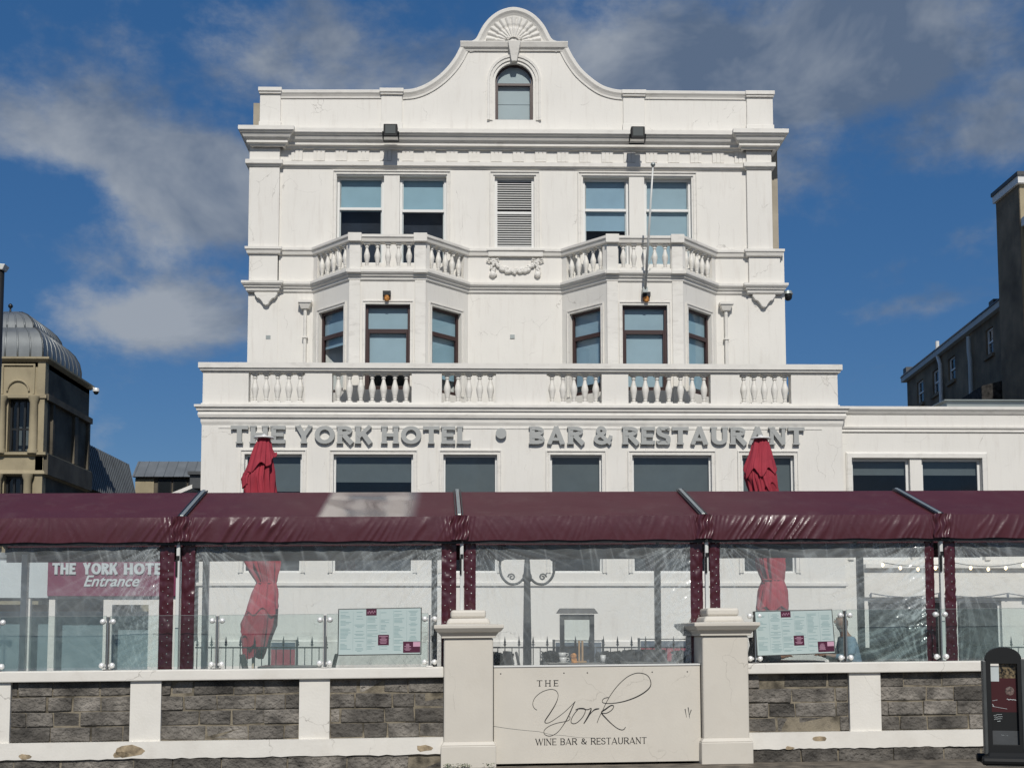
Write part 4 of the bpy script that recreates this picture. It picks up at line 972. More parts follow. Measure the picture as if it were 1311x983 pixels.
def pier(name, label, a0, a1, dep, vt, vc0, vc1):
    t = thing(name, label, 'gate pier', 'cream gate piers either side of the sign board')
    c = (a0+a1)/2; hw_ = (a1-a0)/2; of = .10; ob = of-dep
    zs = gz(952, of); zc0 = gz(vc1, of); zc1 = gz(vc0, of+.08); ztp = gz(vt, of-.05)
    zs = gz(950, of)
    m = MB(G); m.box(a0, a1, ob, of, zs, zc0); m.build('shaft', M['paint_pier'], t, bevel=.02)
    m = MB(G); e = .035; m.box(a0-e, a1+e, ob-e, of+e, -.03, zs-.03); m.hexa([(a0-e, ob-e, zs-.03), (a1+e, ob-e, zs-.03), (a1+e, of+e, zs-.03), (a0-e, of+e, zs-.03)], [(a0, ob, zs+.02), (a1, ob, zs+.02), (a1, of, zs+.02), (a0, of, zs+.02)]); m.build('base', M['paint_pier'], t, bevel=.012)
    H_ = zc1-zc0; m = MB(G)
    m.sweep([(a0, of), (a0, ob), (a1, ob), (a1, of)][::-1][::-1], [(0, zc0-.0)], 'ao') if False else None
    ring = [(a0, ob), (a0, of), (a1, of), (a1, ob)]
    prof = [(0, zc0), (.03, zc0), (.03, zc0+H_*.16), (.035, zc0+H_*.18), (.06, zc0+H_*.38), (.065, zc0+H_*.42), (.085, zc0+H_*.46), (.12, zc0+H_*.72), (.125, zc0+H_*.76), (.125, zc1), (-.02, zc1+.012)]
    m.sweep(ring, prof, 'ao', closed=True); m.prism([(a0+.02, ob+.02), (a1-.02, ob+.02), (a1-.02, of-.02), (a0+.02, of-.02)], zc1-.02, zc1+.01, 'ao'); m.build('cap_moulding', M['paint_pier'], t, bevel=.006)
    m = MB(G); i1 = .055; zq = zc1+.0
    m.hexa([(a0+i1-.03, ob+i1, zq), (a1-i1+.03, ob+i1, zq), (a1-i1+.03, of-i1+.02, zq), (a0+i1-.03, of-i1+.02, zq)], [(a0+i1, ob+i1+.03, zq+(ztp-zq)*.45), (a1-i1, ob+i1+.03, zq+(ztp-zq)*.45), (a1-i1, of-i1, zq+(ztp-zq)*.45), (a0+i1, of-i1, zq+(ztp-zq)*.45)])
    i2 = .085; m.box(a0+i2, a1-i2, ob+i2, of-i2, zq+(ztp-zq)*.45, ztp); m.build('cap_block', M['paint_pier'], t, bevel=.03)
    return t
pier('gate_pier', 'square cream gate pier with moulded cap to the left of the sign board', *pierL, .62, 780, 799, 816)
pier('gate_pier', 'square cream gate pier with moulded cap to the right of the sign board', *pierR, 1.0, 780, 799, 816)
# sign board between the piers
t = thing('sign_board', 'cream painted board between the gate piers lettered THE York WINE BAR & RESTAURANT', 'sign')
b0, b1 = pierL[1]+.012, pierR[0]-.012; sO = -.0
bzt = gz(853.5, sO)
m = MB(G); m.box(b0, b1, -.12, sO, .025, bzt); m.build('board', M['paint_pier'], t, bevel=.006)
m = MB(G); m.box(b0, b1, -.14, sO+.012, bzt, bzt+.018); m.build('top_edge', M['whiteframe'], t)
m = MB(G)
for u in (641, 722, 752, 835, 880): m.ball((g(u, 862), sO, gz(862, sO)), .009, .005, .009, 6, 4)
m.build('screws', M['ink'], t)
mkG = lambda: MB(G)
def bl(x, y): return G.P(660+x/6.9, 850+y/6.9, sO)
a0, zz0 = bl(188, 193); a1, _ = bl(378, 193); _, zz1 = bl(188, 141)
text(mkG, 'THE', zz1-zz0, a0, a1, zz0, sO+.0005, sO+.004, .15, .06, .07, .35, per=True, mat=M['ink'], parent=t)
a0, zz0 = bl(176, 713); a1, _ = bl(1158, 713); _, zz1 = bl(188, 656)
text(mkG, 'WINE BAR & RESTAURANT', zz1-zz0, a0, a1, zz0, sO+.0005, sO+.004, .13, .05, .05, .10, per=True, mat=M['ink'], parent=t)
st_ = [([(190, 403), (165, 385), (152, 350), (165, 305), (200, 265), (250, 235), (310, 220), (355, 230), (376, 265), (370, 310), (345, 365), (305, 430), (266, 488), (260, 510), (275, 518), (310, 507), (370, 468), (430, 422), (480, 375), (524, 330)], 1.0, (.45, .75)),
       ([(527, 325), (505, 372), (480, 430), (450, 490), (415, 545), (380, 590), (340, 620), (300, 632), (265, 622), (250, 598), (265, 568), (310, 538), (370, 517), (440, 503), (474, 490), (482, 470), (476, 458)], 1.0, (.0, .25)),
       ([(530, 402), (560, 390), (600, 390), (617, 402), (608, 438), (580, 480), (540, 515), (507, 522), (490, 506), (500, 468), (525, 428), (548, 402)], 1.3, (0, .3)),
       ([(612, 396), (640, 398), (668, 388), (658, 425), (635, 470), (603, 522)], 1.5, (.4, 1)),
       ([(632, 475), (665, 430), (700, 398), (740, 390)], 1.3, (.5, 1)),
       ([(822, 290), (782, 300), (766, 322), (782, 340), (860, 342), (960, 325), (1060, 290), (1140, 245), (1188, 198), (1194, 150), (1168, 100), (1120, 78), (1060, 78), (990, 108), (920, 168), (860, 240), (810, 320), (772, 400), (742, 460), (720, 515)], 1.0, (.2, .5)),
       ([(764, 428), (800, 430), (842, 408), (866, 378), (862, 362), (838, 364), (797, 393), (760, 424), (800, 475), (850, 525), (900, 563), (938, 577), (960, 570), (971, 552)], 1.2, (.3, .7))]
m = MB(G)
for k, (pts, w, (h0, h1)) in enumerate(st_):
    P_ = [bl(x, y) for x, y in cat(pts, 6)]
    def wf(u, tt, w=w, h0=h0, h1=h1):
        b = .0045*w
        if h0 <= u <= h1: b *= 1+1.1*sin(pi*(u-h0)/(h1-h0))
        return b*1.25
    ribbon(m, P_, wf, sO+.0005, sO+.004+.0004*k)
m.build('script_lettering', M['ink'], t)
m = MB(G); pts = [G.P(u, v, sO) for u, v in ((631, 929), (650, 932), (672, 934.5), (690, 936), (706, 940), (722, 941), (740, 943.5), (762, 944))]
ribbon(m, pts, lambda u, tt: .005*(1-u*.6), sO+.0002, sO+.001)
m.build('surface_crack', M['greym'], t); m = MB(G)
for (x, y, q, r) in ((877, 907, 879, 918), (881, 905, 883, 919), (885, 908, 882, 917)): ribbon(m, [G.P(x, y, sO), G.P(q, r, sO)], lambda u, tt: .012*(1-u*.7), sO+.0002, sO+.0012)
m.build('scuff_marks', M['greym'], t)
# weeds at the pier foot
t = thing('weed_tuft', 'small green weeds growing at the foot of the left gate pier', 'weeds')
m = MB(G); rnd = random.Random(5)
for i in range(150):
    a = rnd.choice((g(575, 972, .16), g(588, 972, .16), g(597, 972, .16), g(627, 972, .16)))+rnd.gauss(0, .035); o = .16+rnd.random()*.06; zz = rnd.random()*.055*(1 if a > -.6 else .8); s = .014; d = rnd.random()*6.3
    m.poly([(a, o, zz), (a+s*cos(d), o+s*sin(d), zz+s*.6), (a+1.6*s*cos(d+.5), o+1.6*s*sin(d+.5), zz+s*.5), (a+s*cos(d+1), o+s*sin(d+1), zz)])
m.build('leaves', pmat('weed_green', (.07, .12, .03), .6, var=.4, vs=40), t, recalc=False)

# ================================================================ GLASS BALUSTRADE ON THE WALL
def balustrade(label, posts, spans):
    t = thing('glass_balustrade', label, 'balustrade')
    oB = -.14
    zt_, zb_ = gz(785, oB), zcT
    for u in posts:
        a = g(u, 820, oB); m = MB(G); m.box(a-.012, a+.012, oB-.03, oB+.03, zb_, zt_-.0); m.box(a-.045, a+.045, oB-.045, oB+.045, zb_, zb_+.012)
        po = m.build('post', M['steel'], t, bevel=.004)
        m = MB(G); m.box(a-.004, a+.010, oB+.030, oB+.034, zb_+.01, zt_-.005); m.build('highlight_strip', M['chrome'], po)  # bright strip standing in for the highlight line down the post
        for v in (791, 846):
            for s in (-1, 1):
                m = MB(G); zz = gz(v, oB); m.ball((a+s*.062, oB+.018, zz), .037, .034, .036, 12, 8); m.box(a+s*.014, a+s*.05, oB-.012, oB+.012, zz-.014, zz+.014); m.build('clamp', M['polished'], po, autos=40)
    for u0, u1 in spans:
        a0, a1 = g(u0, 820, oB), g(u1, 820, oB)
        m = MB(G); y0, y1 = zb_+.035, zt_+.01
        m.poly([(a0+.025, oB, y0), (a1-.025, oB, y0), (a1-.025, oB, y1), (a0+.025, oB, y1)]); p_ = m.build('glass_panel', M['balglass'], t, recalc=False)
        m = MB(G)
        for (x0, x1, w0, w1) in ((a0+.025, a1-.025, y1, y1+.004), (a0+.021, a0+.025, y0, y1), (a1-.025, a1-.021, y0, y1)): m.box(x0, x1, oB-.005, oB+.005, w0, w1)
        m.build('polished_edge', M['rail'], p_)
    return t
balustrade('frameless glass balustrade with steel posts on the wall left of the sign board', [-143, -3, 138, 278, 416, 550], [(-143, -3), (-3, 138), (138, 278), (278, 416), (416, 550)])
balustrade('frameless glass balustrade with steel posts on the wall right of the sign board', [966, 1082, 1204, 1330], [(966, 1082), (1082, 1204), (1204, 1330)])
def menu(label, c):
    """c: four image corners of the board as it hangs on the glass"""
    t = thing('menu_board', label, 'menu board', 'menu boards fixed to the glass balustrade'); oM = -.10
    q = [G.P(u, v, oM) for u, v in c]                                # tl tr br bl
    def at(s, w): 
        top = Vector(q[0])*(1-s)+Vector(q[1])*s; bot = Vector(q[3])*(1-s)+Vector(q[2])*s; return top*(1-w)+bot*w
    def quad(m, s0, s1, w0, w1, o0, o1):
        p = [at(s0, w0), at(s1, w0), at(s1, w1), at(s0, w1)]
        m.hexa([(x[0], o0, x[1]) for x in p], [(x[0], o1, x[1]) for x in p])
    m = MB(G); quad(m, 0, 1, 0, 1, oM-.03, oM); m.build('frame', M['greym'], t, bevel=.004)
    m = MB(G); quad(m, .012, .988, .02, .98, oM-.001, oM+.003); m.build('sheet', M['menu'], t)
    m = MB(G); rnd = random.Random(c[0][0])
    for ci in range(6):
        s0 = .03+ci*.16
        y = .07+rnd.random()*.04
        while y < .92:
            w = rnd.uniform(.05, .135)
            if rnd.random() < .8 and not (ci in (2,) and y < .17) and not (ci == 5 and y > .7) and not (ci in (3, 4) and .52 < y < .84 and False):
                quad(m, s0+(.135-w)*(.5 if ci in (1, 5) else 0), s0+(.135-w)*(.5 if ci in (1, 5) else 0)+w, y, y+.009, oM+.0032, oM+.0036)
            y += .028 if rnd.random() < .85 else .07
    for ci in range(1, 6): quad(m, .02+ci*.16, .022+ci*.16, .06, .9, oM+.0032, oM+.0036)
    m.build('fine_print', M['menuink'], t)
    m = MB(G)
    for r_ in ((.335, .46, .02, .155), (.48, .61, .57, .79), (.78, .985, .72, .955)): m = MB(G); quad(m, *r_, oM+.004, oM+.005); m.build('plum_square', M['plum'], t)
    m = MB(G)
    for r_ in ((.48, .61, .57, .79), (.78, .89, .74, .94)):
        for k in range(6):
            y = r_[2]+.03+k*(r_[3]-r_[2]-.05)/6; w = rnd.uniform(.3, .85)*(r_[1]-r_[0]); x = (r_[0]+r_[1]-w)/2; quad(m, x, x+w, y, y+.01, oM+.0055, oM+.006)
    p_ = [at(.35+.095*i/10, .085+.028*sin(i*1.9)) for i in range(11)]; ribbon(m, [(x[0], x[1]) for x in cat([tuple(x) for x in p_], 3)], lambda u, tt: .004, oM+.0055, oM+.006)
    quad(m, .90, .985, .73, .83, oM+.0055, oM+.0065)
    m.build('pale_print', M['palepink'], t)
menu('pale green menu board with plum squares on the glass left of the left gate pier', [(433, 779), (540, 777), (539.5, 837.5), (432, 839)])
menu('slightly tilted pale green menu board with plum squares beside the right gate pier', [(965.5, 782), (1065.5, 779.5), (1070, 836), (969, 840)])

# ================================================================ CANOPY
mw = pmat('maroon_pvc_sheet_sheen', (.082,.021,.026), .5, spec=.22, var=.12, vs=2.5, bump=.12, bs=9, dist=.01, coat=0, grime=.12, grimecol=(.3,.25,.22)); M['maroon_sheen'] = mw  # glossier band laid across one bay to set the bright reflection there
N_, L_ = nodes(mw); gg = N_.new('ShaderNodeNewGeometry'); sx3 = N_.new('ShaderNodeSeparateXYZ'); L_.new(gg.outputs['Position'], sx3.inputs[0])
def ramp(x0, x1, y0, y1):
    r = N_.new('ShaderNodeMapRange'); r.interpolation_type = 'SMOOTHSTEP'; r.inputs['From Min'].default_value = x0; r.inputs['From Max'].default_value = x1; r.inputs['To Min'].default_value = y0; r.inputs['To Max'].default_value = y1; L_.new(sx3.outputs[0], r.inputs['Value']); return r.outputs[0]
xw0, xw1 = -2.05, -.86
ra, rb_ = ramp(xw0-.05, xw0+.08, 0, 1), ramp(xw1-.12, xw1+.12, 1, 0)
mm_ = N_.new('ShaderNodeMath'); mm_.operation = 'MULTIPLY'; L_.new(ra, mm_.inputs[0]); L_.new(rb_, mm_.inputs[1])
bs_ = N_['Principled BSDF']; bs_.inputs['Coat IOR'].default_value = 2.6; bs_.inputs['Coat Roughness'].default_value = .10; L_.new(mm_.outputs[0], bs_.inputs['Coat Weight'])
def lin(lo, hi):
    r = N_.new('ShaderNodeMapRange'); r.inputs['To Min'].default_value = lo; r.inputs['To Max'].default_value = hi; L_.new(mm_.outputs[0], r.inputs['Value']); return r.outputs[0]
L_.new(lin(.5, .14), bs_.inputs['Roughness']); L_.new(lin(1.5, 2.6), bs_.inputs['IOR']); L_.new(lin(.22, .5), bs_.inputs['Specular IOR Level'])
can = thing('terrace_canopy', 'long maroon pitched canopy over the terrace with wrinkled valance and clear zipped curtains', 'canopy')
oE, oR_, oB_ = -.32, -1.75, -3.5          # eave, ridge, back eave (outward offsets)
zE_ = gz(662, oE); zV = gz(690, oE); zRg = gz(629.5, oR_); zBk = gz(716, oB_)
joints = [-8.7+0*1] + [G.a(u, 680, oE) for u in (232, 588, 901, 1204)]
joints[0] = joints[1]-3.3; joints += [joints[-1]+3.1]
for i in range(len(joints)-1):
    a0, a1 = joints[i], joints[i+1]; L_ = a1-a0
    sag = [.0, .0, .0, .0, 0][i]
    m = MB(G); sd_ = i*7.3
    def roof(s, w):
        a = a0+L_*s
        n_ = noise.noise(Vector((a*.6+w*1.2, w*1.5, sd_)))*.02 + abs(noise.noise(Vector((a*2.5+w*2.2, w*.9, sd_+5))))*.012*(s*(1-s)*4)
        edge = sin(pi*s)*sin(pi*w)
        return (a, oE+(oR_-oE)*w, zE_+(zRg-zE_)*w - .015*edge + n_*edge)
    m.grid(roof, 60, 14)
    m.build('roof_sheet', M['maroon'] if i != 1 else M['maroon_sheen'], can, smooth=True)
    m = MB(G); m.grid(lambda s, w: (a0+L_*s, oR_+(oB_-oR_)*w, zRg+(zBk+.25-zRg)*w - .02*sin(pi*s)*sin(pi*w)), 20, 6); m.build('rear_roof_sheet', M['maroon'], can, smooth=True)
    m = MB(G); rn = random.Random(i+3); ph = rn.uniform(0, 9)
    hV = zE_-zV+.03
    def val(s, w):
        a = a0+L_*s; d = (a-a0-L_/2)/L_*2
        # diagonal tension folds, stronger in patches, and gathers at the joints
        k = noise.noise(Vector((a*.9, 0, sd_)))
        amp = .004+.060*max(0, k+.12)
        kk = 2/(1+math.exp(-(k+.1)*30))-1
        f1 = (1-abs(noise.noise(Vector(((a-(1-w)*.20*kk)*9, w*.4, sd_+1))))*2.2)**2*min(1, w*2.5)
        f2 = abs(noise.noise(Vector(((a+w*.12)*15, w*.8, sd_+2))))
        e = min(s, 1-s)*L_
        ga = .03*math.exp(-(e/.16)**2)*abs(sin((a+w*.06*(1 if s < .5 else -1))*55))
        prof_ = .006*sin(pi*w)
        return (a, oE+.03+prof_+amp*f1+.006*f2+ga, zE_+.012-hV*w + .006*sin(a*9+ph)*w)
    m.grid(val, 280, 14)
    m.build('valance', M['maroon_v'], can, smooth=True)
    m = MB(G); m.grid(lambda s, w: (a0+L_*s, oB_-.02, zBk+.25-.25*w), 20, 2); m.build('rear_valance', M['maroon_v'], can)
    m = MB(G); m.box(a0, a1, oE-.04, oE+.0, zE_-.06, zE_-.01); m.box(a0, a1, oE-.03, oE+.01, zV-.055, zV-.0); m.box(a0, a1, oB_-.0, oB_+.05, zBk+.12, zBk+.2); m.build('eaves_beam_and_shadow_bar', M['blackm'], can)  # the lower black bar stands in for the shadow and gap under the valance
    m = MB(G); m.tube([(a0, oR_, zRg-.035), (a1, oR_, zRg-.035)], .03, 8); m.build('ridge_tube', M['whitemetal'], can)
for k, a in enumerate(joints[1:-1] + [joints[0], joints[-1]]):
    m = MB(G)
    m.hexa([(a-.024, oE+.0, zE_+.012), (a+.024, oE+.0, zE_+.012), (a+.024, oR_, zRg+.012), (a-.024, oR_, zRg+.012)], [(a-.024, oE+.0, zE_+.045), (a+.024, oE+.0, zE_+.045), (a+.024, oR_, zRg+.045), (a-.024, oR_, zRg+.045)])
    m.build('roof_rail', M['rail'], can, bevel=.006)
    m = MB(G); 
    for s in (-1, 1): m.hexa([(a+s*.045-.008, oE, zE_+.010), (a+s*.045+.008, oE, zE_+.010), (a+s*.045+.008, oR_, zRg+.010), (a+s*.045-.008, oR_, zRg+.010)], [(a+s*.045-.008, oE, zE_+.035), (a+s*.045+.008, oE, zE_+.035), (a+s*.045+.008, oR_, zRg+.035), (a+s*.045-.008, oR_, zRg+.035)])
    m.build('rail_gasket', M['blackm'], can)
    m = MB(G); m.hexa([(a-.02, oB_, zBk+.2), (a+.02, oB_, zBk+.2), (a+.02, oR_, zRg-.07), (a-.02, oR_, zRg-.07)], [(a-.02, oB_, zBk+.25), (a+.02, oB_, zBk+.25), (a+.02, oR_, zRg-.02), (a-.02, oR_, zRg-.02)]); m.build('rafter', M['rail'], can)
    # gathered joint cover on the valance
    m = MB(G)
    m.grid(lambda s, w: (a-.11+.22*s+.012*sin(w*9+k), oE+.07+.03*sin(pi*s)+.016*sin(s*17+w*4+k)+.010*sin(w*11+s*5), zE_+.02-(zE_-zV+.03)*w), 26, 12)
    m.build('joint_cover', M['maroon_v'], can, smooth=True)
oP = -.34
posts = []
for (ut, vt, ub, vb) in ((230.5, 699, 224, 857), (589, 699, 593, 857), (901.5, 699, 909, 857), (1200.5, 699, 1212, 857)):
    aa = (g(ut, vt, oP)+g(ub, vb, oP))/2; posts.append(aa)
for k, aa in enumerate(posts + [joints[0], joints[-1]]):
    m = MB(G); m.box(aa-.022, aa+.022, oP-.03, oP+.03, .35, zE_-.02)
    po = m.build('post', M['whitemetal'], can, bevel=.006)
    m = MB(G); zz = gz(712, oP); m.box(aa-.018, aa+.018, oP+.031, oP+.045, zz-.02, zz+.03); m.box(aa-.028, aa-.002, oP+.03, oP+.05, gz(735, oP), gz(714, oP)); m.build('strap_and_buckle', M['blackp'], po)
for k, a in enumerate([G.a(31, 780, oB_)]+[G.a(u, 780, oB_) for u in (263, 556, 842, 1102)]+[joints[-1]+.2]):
    m = MB(G); m.box(a-.045, a+.045, oB_-.05, oB_+.05, .3, zBk+.2); m.build('rear_post', M['whitemetal'] if k in (0, 1, 5) else M['greym'], can, bevel=.006)
# curtains : (clear left, clear right) with maroon borders
oC = -.40; zc0, zc1 = .75, zV+.02
bays_ = [(-96, 204, None, 222), (249, 565, 232, 584), (609, 884, 594, 900), (922, 1185, 909, 1197), (1224, 1500, 1210, None)]
for i, (c0_, c1_, b0_, b1_) in enumerate(bays_):
    x0, x1 = g(c0_, 780, oC), g(c1_, 780, oC)
    m = MB(G); W_c = x1-x0; rn = i*3.1
    cre = []
    def cur(s, w):
        c_ = 0
        a = x0+W_c*s; zz = zc1+(zc0-zc1)*w
        ds = sin(pi*s)
        top = math.exp(-w*9)
        # scallops under the top hooks, tension creases running from the corners, slow billow
        hook = abs(sin(a*pi/.33)); o = .012*hook*top*2
        for (cs, cw, st) in ((0, 0, 1), (1, 0, 1.2), (0, 1, .5), (1, 1, .9), (1, .55, .5)):
            dx, dz = (s-cs)*W_c, (w-cw)*1.5; r = sqrt(dx*dx+dz*dz)+.02; th = atan2(dz, dx)
            nn = abs(noise.noise(Vector((th*11, r*1.2, rn+cs*3+cw*7)))); fall = math.exp(-r/.6)*min(1, r*5)
            o += st*.03*nn*fall; c_ += st*max(0, 1-nn*9)*fall*.9
        kx, ky, s0_, am = [(.55, 1, .72, 1.3), (.9, .9, .45, .8), (.7, 1, .6, .6), (.40, 1, .35, 1.2), (-.4, 1, .0, .3)][i]
        nn = abs(noise.noise(Vector(((-a*kx+zz*ky)*10, a*1.1+zz*.4, rn)))); mk_ = max(0, s-s0_)*1.7*am*(.4+.9*max(0, noise.noise(Vector((a*1.3, zz*1.3, rn+9)))+.4)) if i != 4 else (1-s)*am*.6
        o += .024*nn*mk_; c_ += max(0, 1-nn*6.5)*mk_*.62
        nn = abs(noise.noise(Vector((a*6+zz*1.2, zz*.9, rn+60)))); c_ += max(0, 1-nn*10)*.22*(.3+top*2)
        o += .03*noise.noise(Vector((a*.7, zz*.6, rn+20))) + .006*abs(noise.noise(Vector((a*5, zz*1.3, rn+30))))*(.4+top)
        ex = math.exp(-((1-s)*W_c/.28))*(.35+.65*abs(noise.noise(Vector((zz*2, 3, rn)))*2)) + (.5*math.exp(-(s*W_c/.10)))
        nn = abs(noise.noise(Vector(((-a*.8+zz*1.0)*13, (a+zz)*3, rn+40))))
        o += ex*.022*(1-nn*2.4); c_ += ex*max(0, 1-nn*6)*1.0
        c_ += (.8 if hook < .12 and w < .03 else 0)
        cre.append(min(1.0, c_))
        return (a, oC+o, zz)
    m.grid(cur, 280, 130)
    pc = m.build('clear_curtain', M['pvc'], can, smooth=True, recalc=False)
    at_ = pc.data.attributes.new('crease', 'FLOAT', 'POINT'); at_.data.foreach_set('value', cre)  # whitens the crease lines: stress marks and painted sun glints together
    aa = x0+.12
    while aa < x1:
        m = MB(G); m.ball((aa, oC+.03, zc1-.035-.01*random.random()), .016, .014, .013, 8, 5); m.build('hook_glint', M['polished'], pc, smooth=True); aa += .26+.05*random.random()  # small bright balls added for the white glints along the top hooks
    for (p, q, lab) in ((b0_, c0_, 'L'), (c1_, b1_, 'R')):
        if p is None or q is None: continue
        y0, y1 = g(p, 780, oC), g(q, 780, oC)
        m = MB(G); m.grid(lambda s, w: (y0+(y1-y0)*s, oC+.006+.012*sin(pi*s)+.022*abs(noise.noise(Vector((s*1.4+w*3, (zc1+(zc0-zc1)*w)*9, i*2+p*.01))))+.012*noise.noise(Vector((s*4, w*26, p*.1))), zc1+(zc0-zc1)*w), 10, 90)
        bo = m.build('curtain_border', M['border'], can, smooth=True, recalc=False)
        m = MB(G); zz = zc1-.08
        while zz > 1.25:
            m.ball((y0+(y1-y0)*.62, oC+.025, zz), .008, .006, .008, 6, 4)
            if int(zz*100) % 3: m.ball((y0+(y1-y0)*.25, oC+.022, zz-.05), .005, .005, .005, 6, 4)
            zz -= .105
        m.build('studs', M['rail'], bo)
# ================================================================ TERRACE FURNITURE
zD = .50
m = MB(G); m.box(-9.4, 9.2, -.24, -4.0, .02, zD-.002); m.box(-9.4, 9.2, -3.95, -4.0, 0, zD+.002)
tag(m.build('terrace_floor', M['deck']), kind='structure')
def place(root, a, o, z_, rz=0):
    p = G.W(a, o, z_); root.location = p; root.rotation_euler.z = G.ang+rz; root['placed'] = 1
def mk_table():
    t = thing('cafe_table', 'x', 'table', 'black tables set along the terrace')
    m = MB(); m.box(-.38, .38, -.34, .34, .715, .745); m.build('table_top', M['tableblack'], t, bevel=.006)
    m = MB(); m.lathe([(.035, .03), (.035, .715)], n=10); m.build('pedestal', M['blackm'], t, smooth=True)
    m = MB(); m.box(-.25, .25, -.03, .03, 0, .03); m.box(-.03, .03, -.25, .25, .001, .032); m.build('foot', M['blackm'], t, bevel=.005)
    return t
def mk_chair():
    t = thing('cafe_chair', 'x', 'chair', 'black chairs on the terrace')
    m = MB(); m.box(-.21, .21, -.21, .21, .43, .46); m.build('seat', M['chairblack'], t, bevel=.012)
    m = MB(); m.hexa([(-.21, .19, .46), (.21, .19, .46), (.21, .22, .46), (-.21, .22, .46)], [(-.19, .29, .90), (.19, .29, .90), (.19, .315, .90), (-.19, .315, .90)]); m.build('backrest', M['chairblack'], t, bevel=.012)
    for sx_ in (-1, 1):
        for sy in (-1, 1):
            m = MB(); m.tube([(sx_*.19, sy*.18, .43), (sx_*.21, sy*.21, 0)], .014, 6); m.build('leg', M['blackm'], t, smooth=True)
    return t
tb = mk_table(); tables = [tb]
tspots = [(372, -1.0, 'leftmost black cafe table, under the left menu board'), (735, -.95, 'black cafe table behind the sign board, carrying the cups and the wooden menu holder'), (835, -1.0, 'black cafe table behind the right end of the sign board'), (1010, -1.0, 'black cafe table behind the right menu board, with two men seated at it'), (1165, -1.0, 'rightmost black cafe table, beside the last canopy post on the right')]
for i, (u, o, lab) in enumerate(tspots):
    t_ = tb if i == 0 else copy_tree(tb)
    place(t_, g(u, 830, o), o, zD); t_['label'] = lab
    if i: THINGS.append(t_)
ch = mk_chair()
cspots = [(676, -1.5, pi/2+.2, 'black chair in front of the lamp post, left of the cups'), (690, -.75, pi/2-.1, 'black chair nearest the sign board, to the left of the cups'), (780, -1.55, -pi/2+.3, 'black chair to the right of the wooden menu holder, behind the sign board'),
          (829, -1.8, .15, 'black chair in front of the rose windbreak, left of the rear canopy post'), (853, -1.3, .4, 'black chair in front of the rose windbreak, right of the rear canopy post'), (340, -.9, pi/2, 'black chair at the left end of the leftmost table, below the left parasol'),
          (402, -1.1, -pi/2, 'black chair at the right end of the leftmost table, beside the left menu board'), (1135, -1.2, pi/2+.2, 'black chair behind the man in the pale blue shirt'), (1190, -1.5, 2.9, 'black chair by the last canopy post on the right')]
for i, (u, o, rz, lab) in enumerate(cspots):
    t_ = ch if i == 0 else copy_tree(ch)
    place(t_, g(u, 830, o), o, zD, rz); t_['label'] = lab
    if i: THINGS.append(t_)
tz = zD+.747
def tpos(u, o): return g(u, 840, o)
t = thing('coffee_cups', 'two stacked white cups on a saucer on the table behind the sign board', 'cups')
m = MB(G); a = tpos(721, -.85); m.lathe([(.07, 0), (.085, .012), (.03, .014)], a, -.85, tz, 18); m.build('saucer', M['ceramic'], t, smooth=True)
for k in range(2):
    m = MB(G); zz = tz+.014+k*.062; m.lathe([(.028, 0), (.045, .015), (.052, .06), (.048, .06), (.03, .012)], a-k*.01, -.85, zz, 18); m.tube([(a+.05-k*.01, -.85, zz+.05), (a+.078-k*.01, -.85, zz+.045), (a+.078-k*.01, -.85, zz+.02), (a+.047-k*.01, -.85, zz+.012)], .006, 6); m.build('cup', M['ceramic'], t, smooth=True)
t = thing('menu_holder', 'pair of upright light wooden slats holding menus, beside the white cups', 'menu holder')
m = MB(G); a = tpos(744, -.8); m.box(a-.07, a+.07, -.86, -.78, tz, tz+.025); m.build('base', M['wood'], t, bevel=.004)
for d in (-.025, .018): m = MB(G); m.box(a+d-.011, a+d+.013, -.84, -.80, tz+.025, tz+.29); m.build('slat', M['wood'], t, bevel=.003)
m = MB(G); m.ball((a-.10, -.8, tz+.09), .045, .03, .04, 8, 5); m.box(a-.13, a-.06, -.83, -.77, tz, tz+.06); m.build('sauce_sachets', M['orangerust'], t)
t = thing('glass_tumbler', 'small clear tumbler on the table to the right of the menu holder', 'glass')
m = MB(G); a = tpos(772, -.7); m.lathe([(.03, 0), (.036, .10), (.033, .10), (.028, .01)], a, -.7, tz, 14); m.build('glass_body', M['ceramic'], t, smooth=True)
t = thing('parasol_stub', 'small clear glass candle jar on the right hand table by the canopy post', 'jar') if False else None
# hedge planters on the far side of the terrace
def planter(u0, u1, lab):
    t = thing('hedge_planter', lab, 'planter', 'low hedges in black planters at the back of the terrace'); o = -3.3
    a0, a1 = g(u0, 840, o), g(u1, 840, o)
    m = MB(G); m.box(a0, a1, o-.15, o+.15, zD, zD+.42); m.build('trough', M['blackp'], t, bevel=.01)
    m = MB(G); rnd = random.Random(int(u0)); zt_ = gz(838, o)
    for i in range(int(7000*(a1-a0))):
        a = rnd.uniform(a0, a1); oo = o+rnd.uniform(-.17, .17); zz = rnd.uniform(zD+.40, zt_+.05*noise.noise(Vector((a*6, oo*6, 1)))+.02); s = rnd.uniform(.02, .035)
        d = Vector((rnd.gauss(0, 1), rnd.gauss(0, 1), rnd.gauss(0, 1))).normalized(); e = d.orthogonal().normalized()*s; f = d.cross(e)*.6
        c = Vector((a, oo, zz)); m.poly([tuple(c-e), tuple(c+f), tuple(c+e), tuple(c-f)])
    m.build('leaves', M['leaf'], t, recalc=False)
planter(628, 657, 'low dark hedge in a planter just right of the left gate pier')
planter(694, 716, 'low dark hedge in a planter between the lamp post and the notice board')
planter(764, 812, 'longest low dark hedge planter, right of the notice board')
planter(862, 893, 'low dark hedge in a planter by the right gate pier')

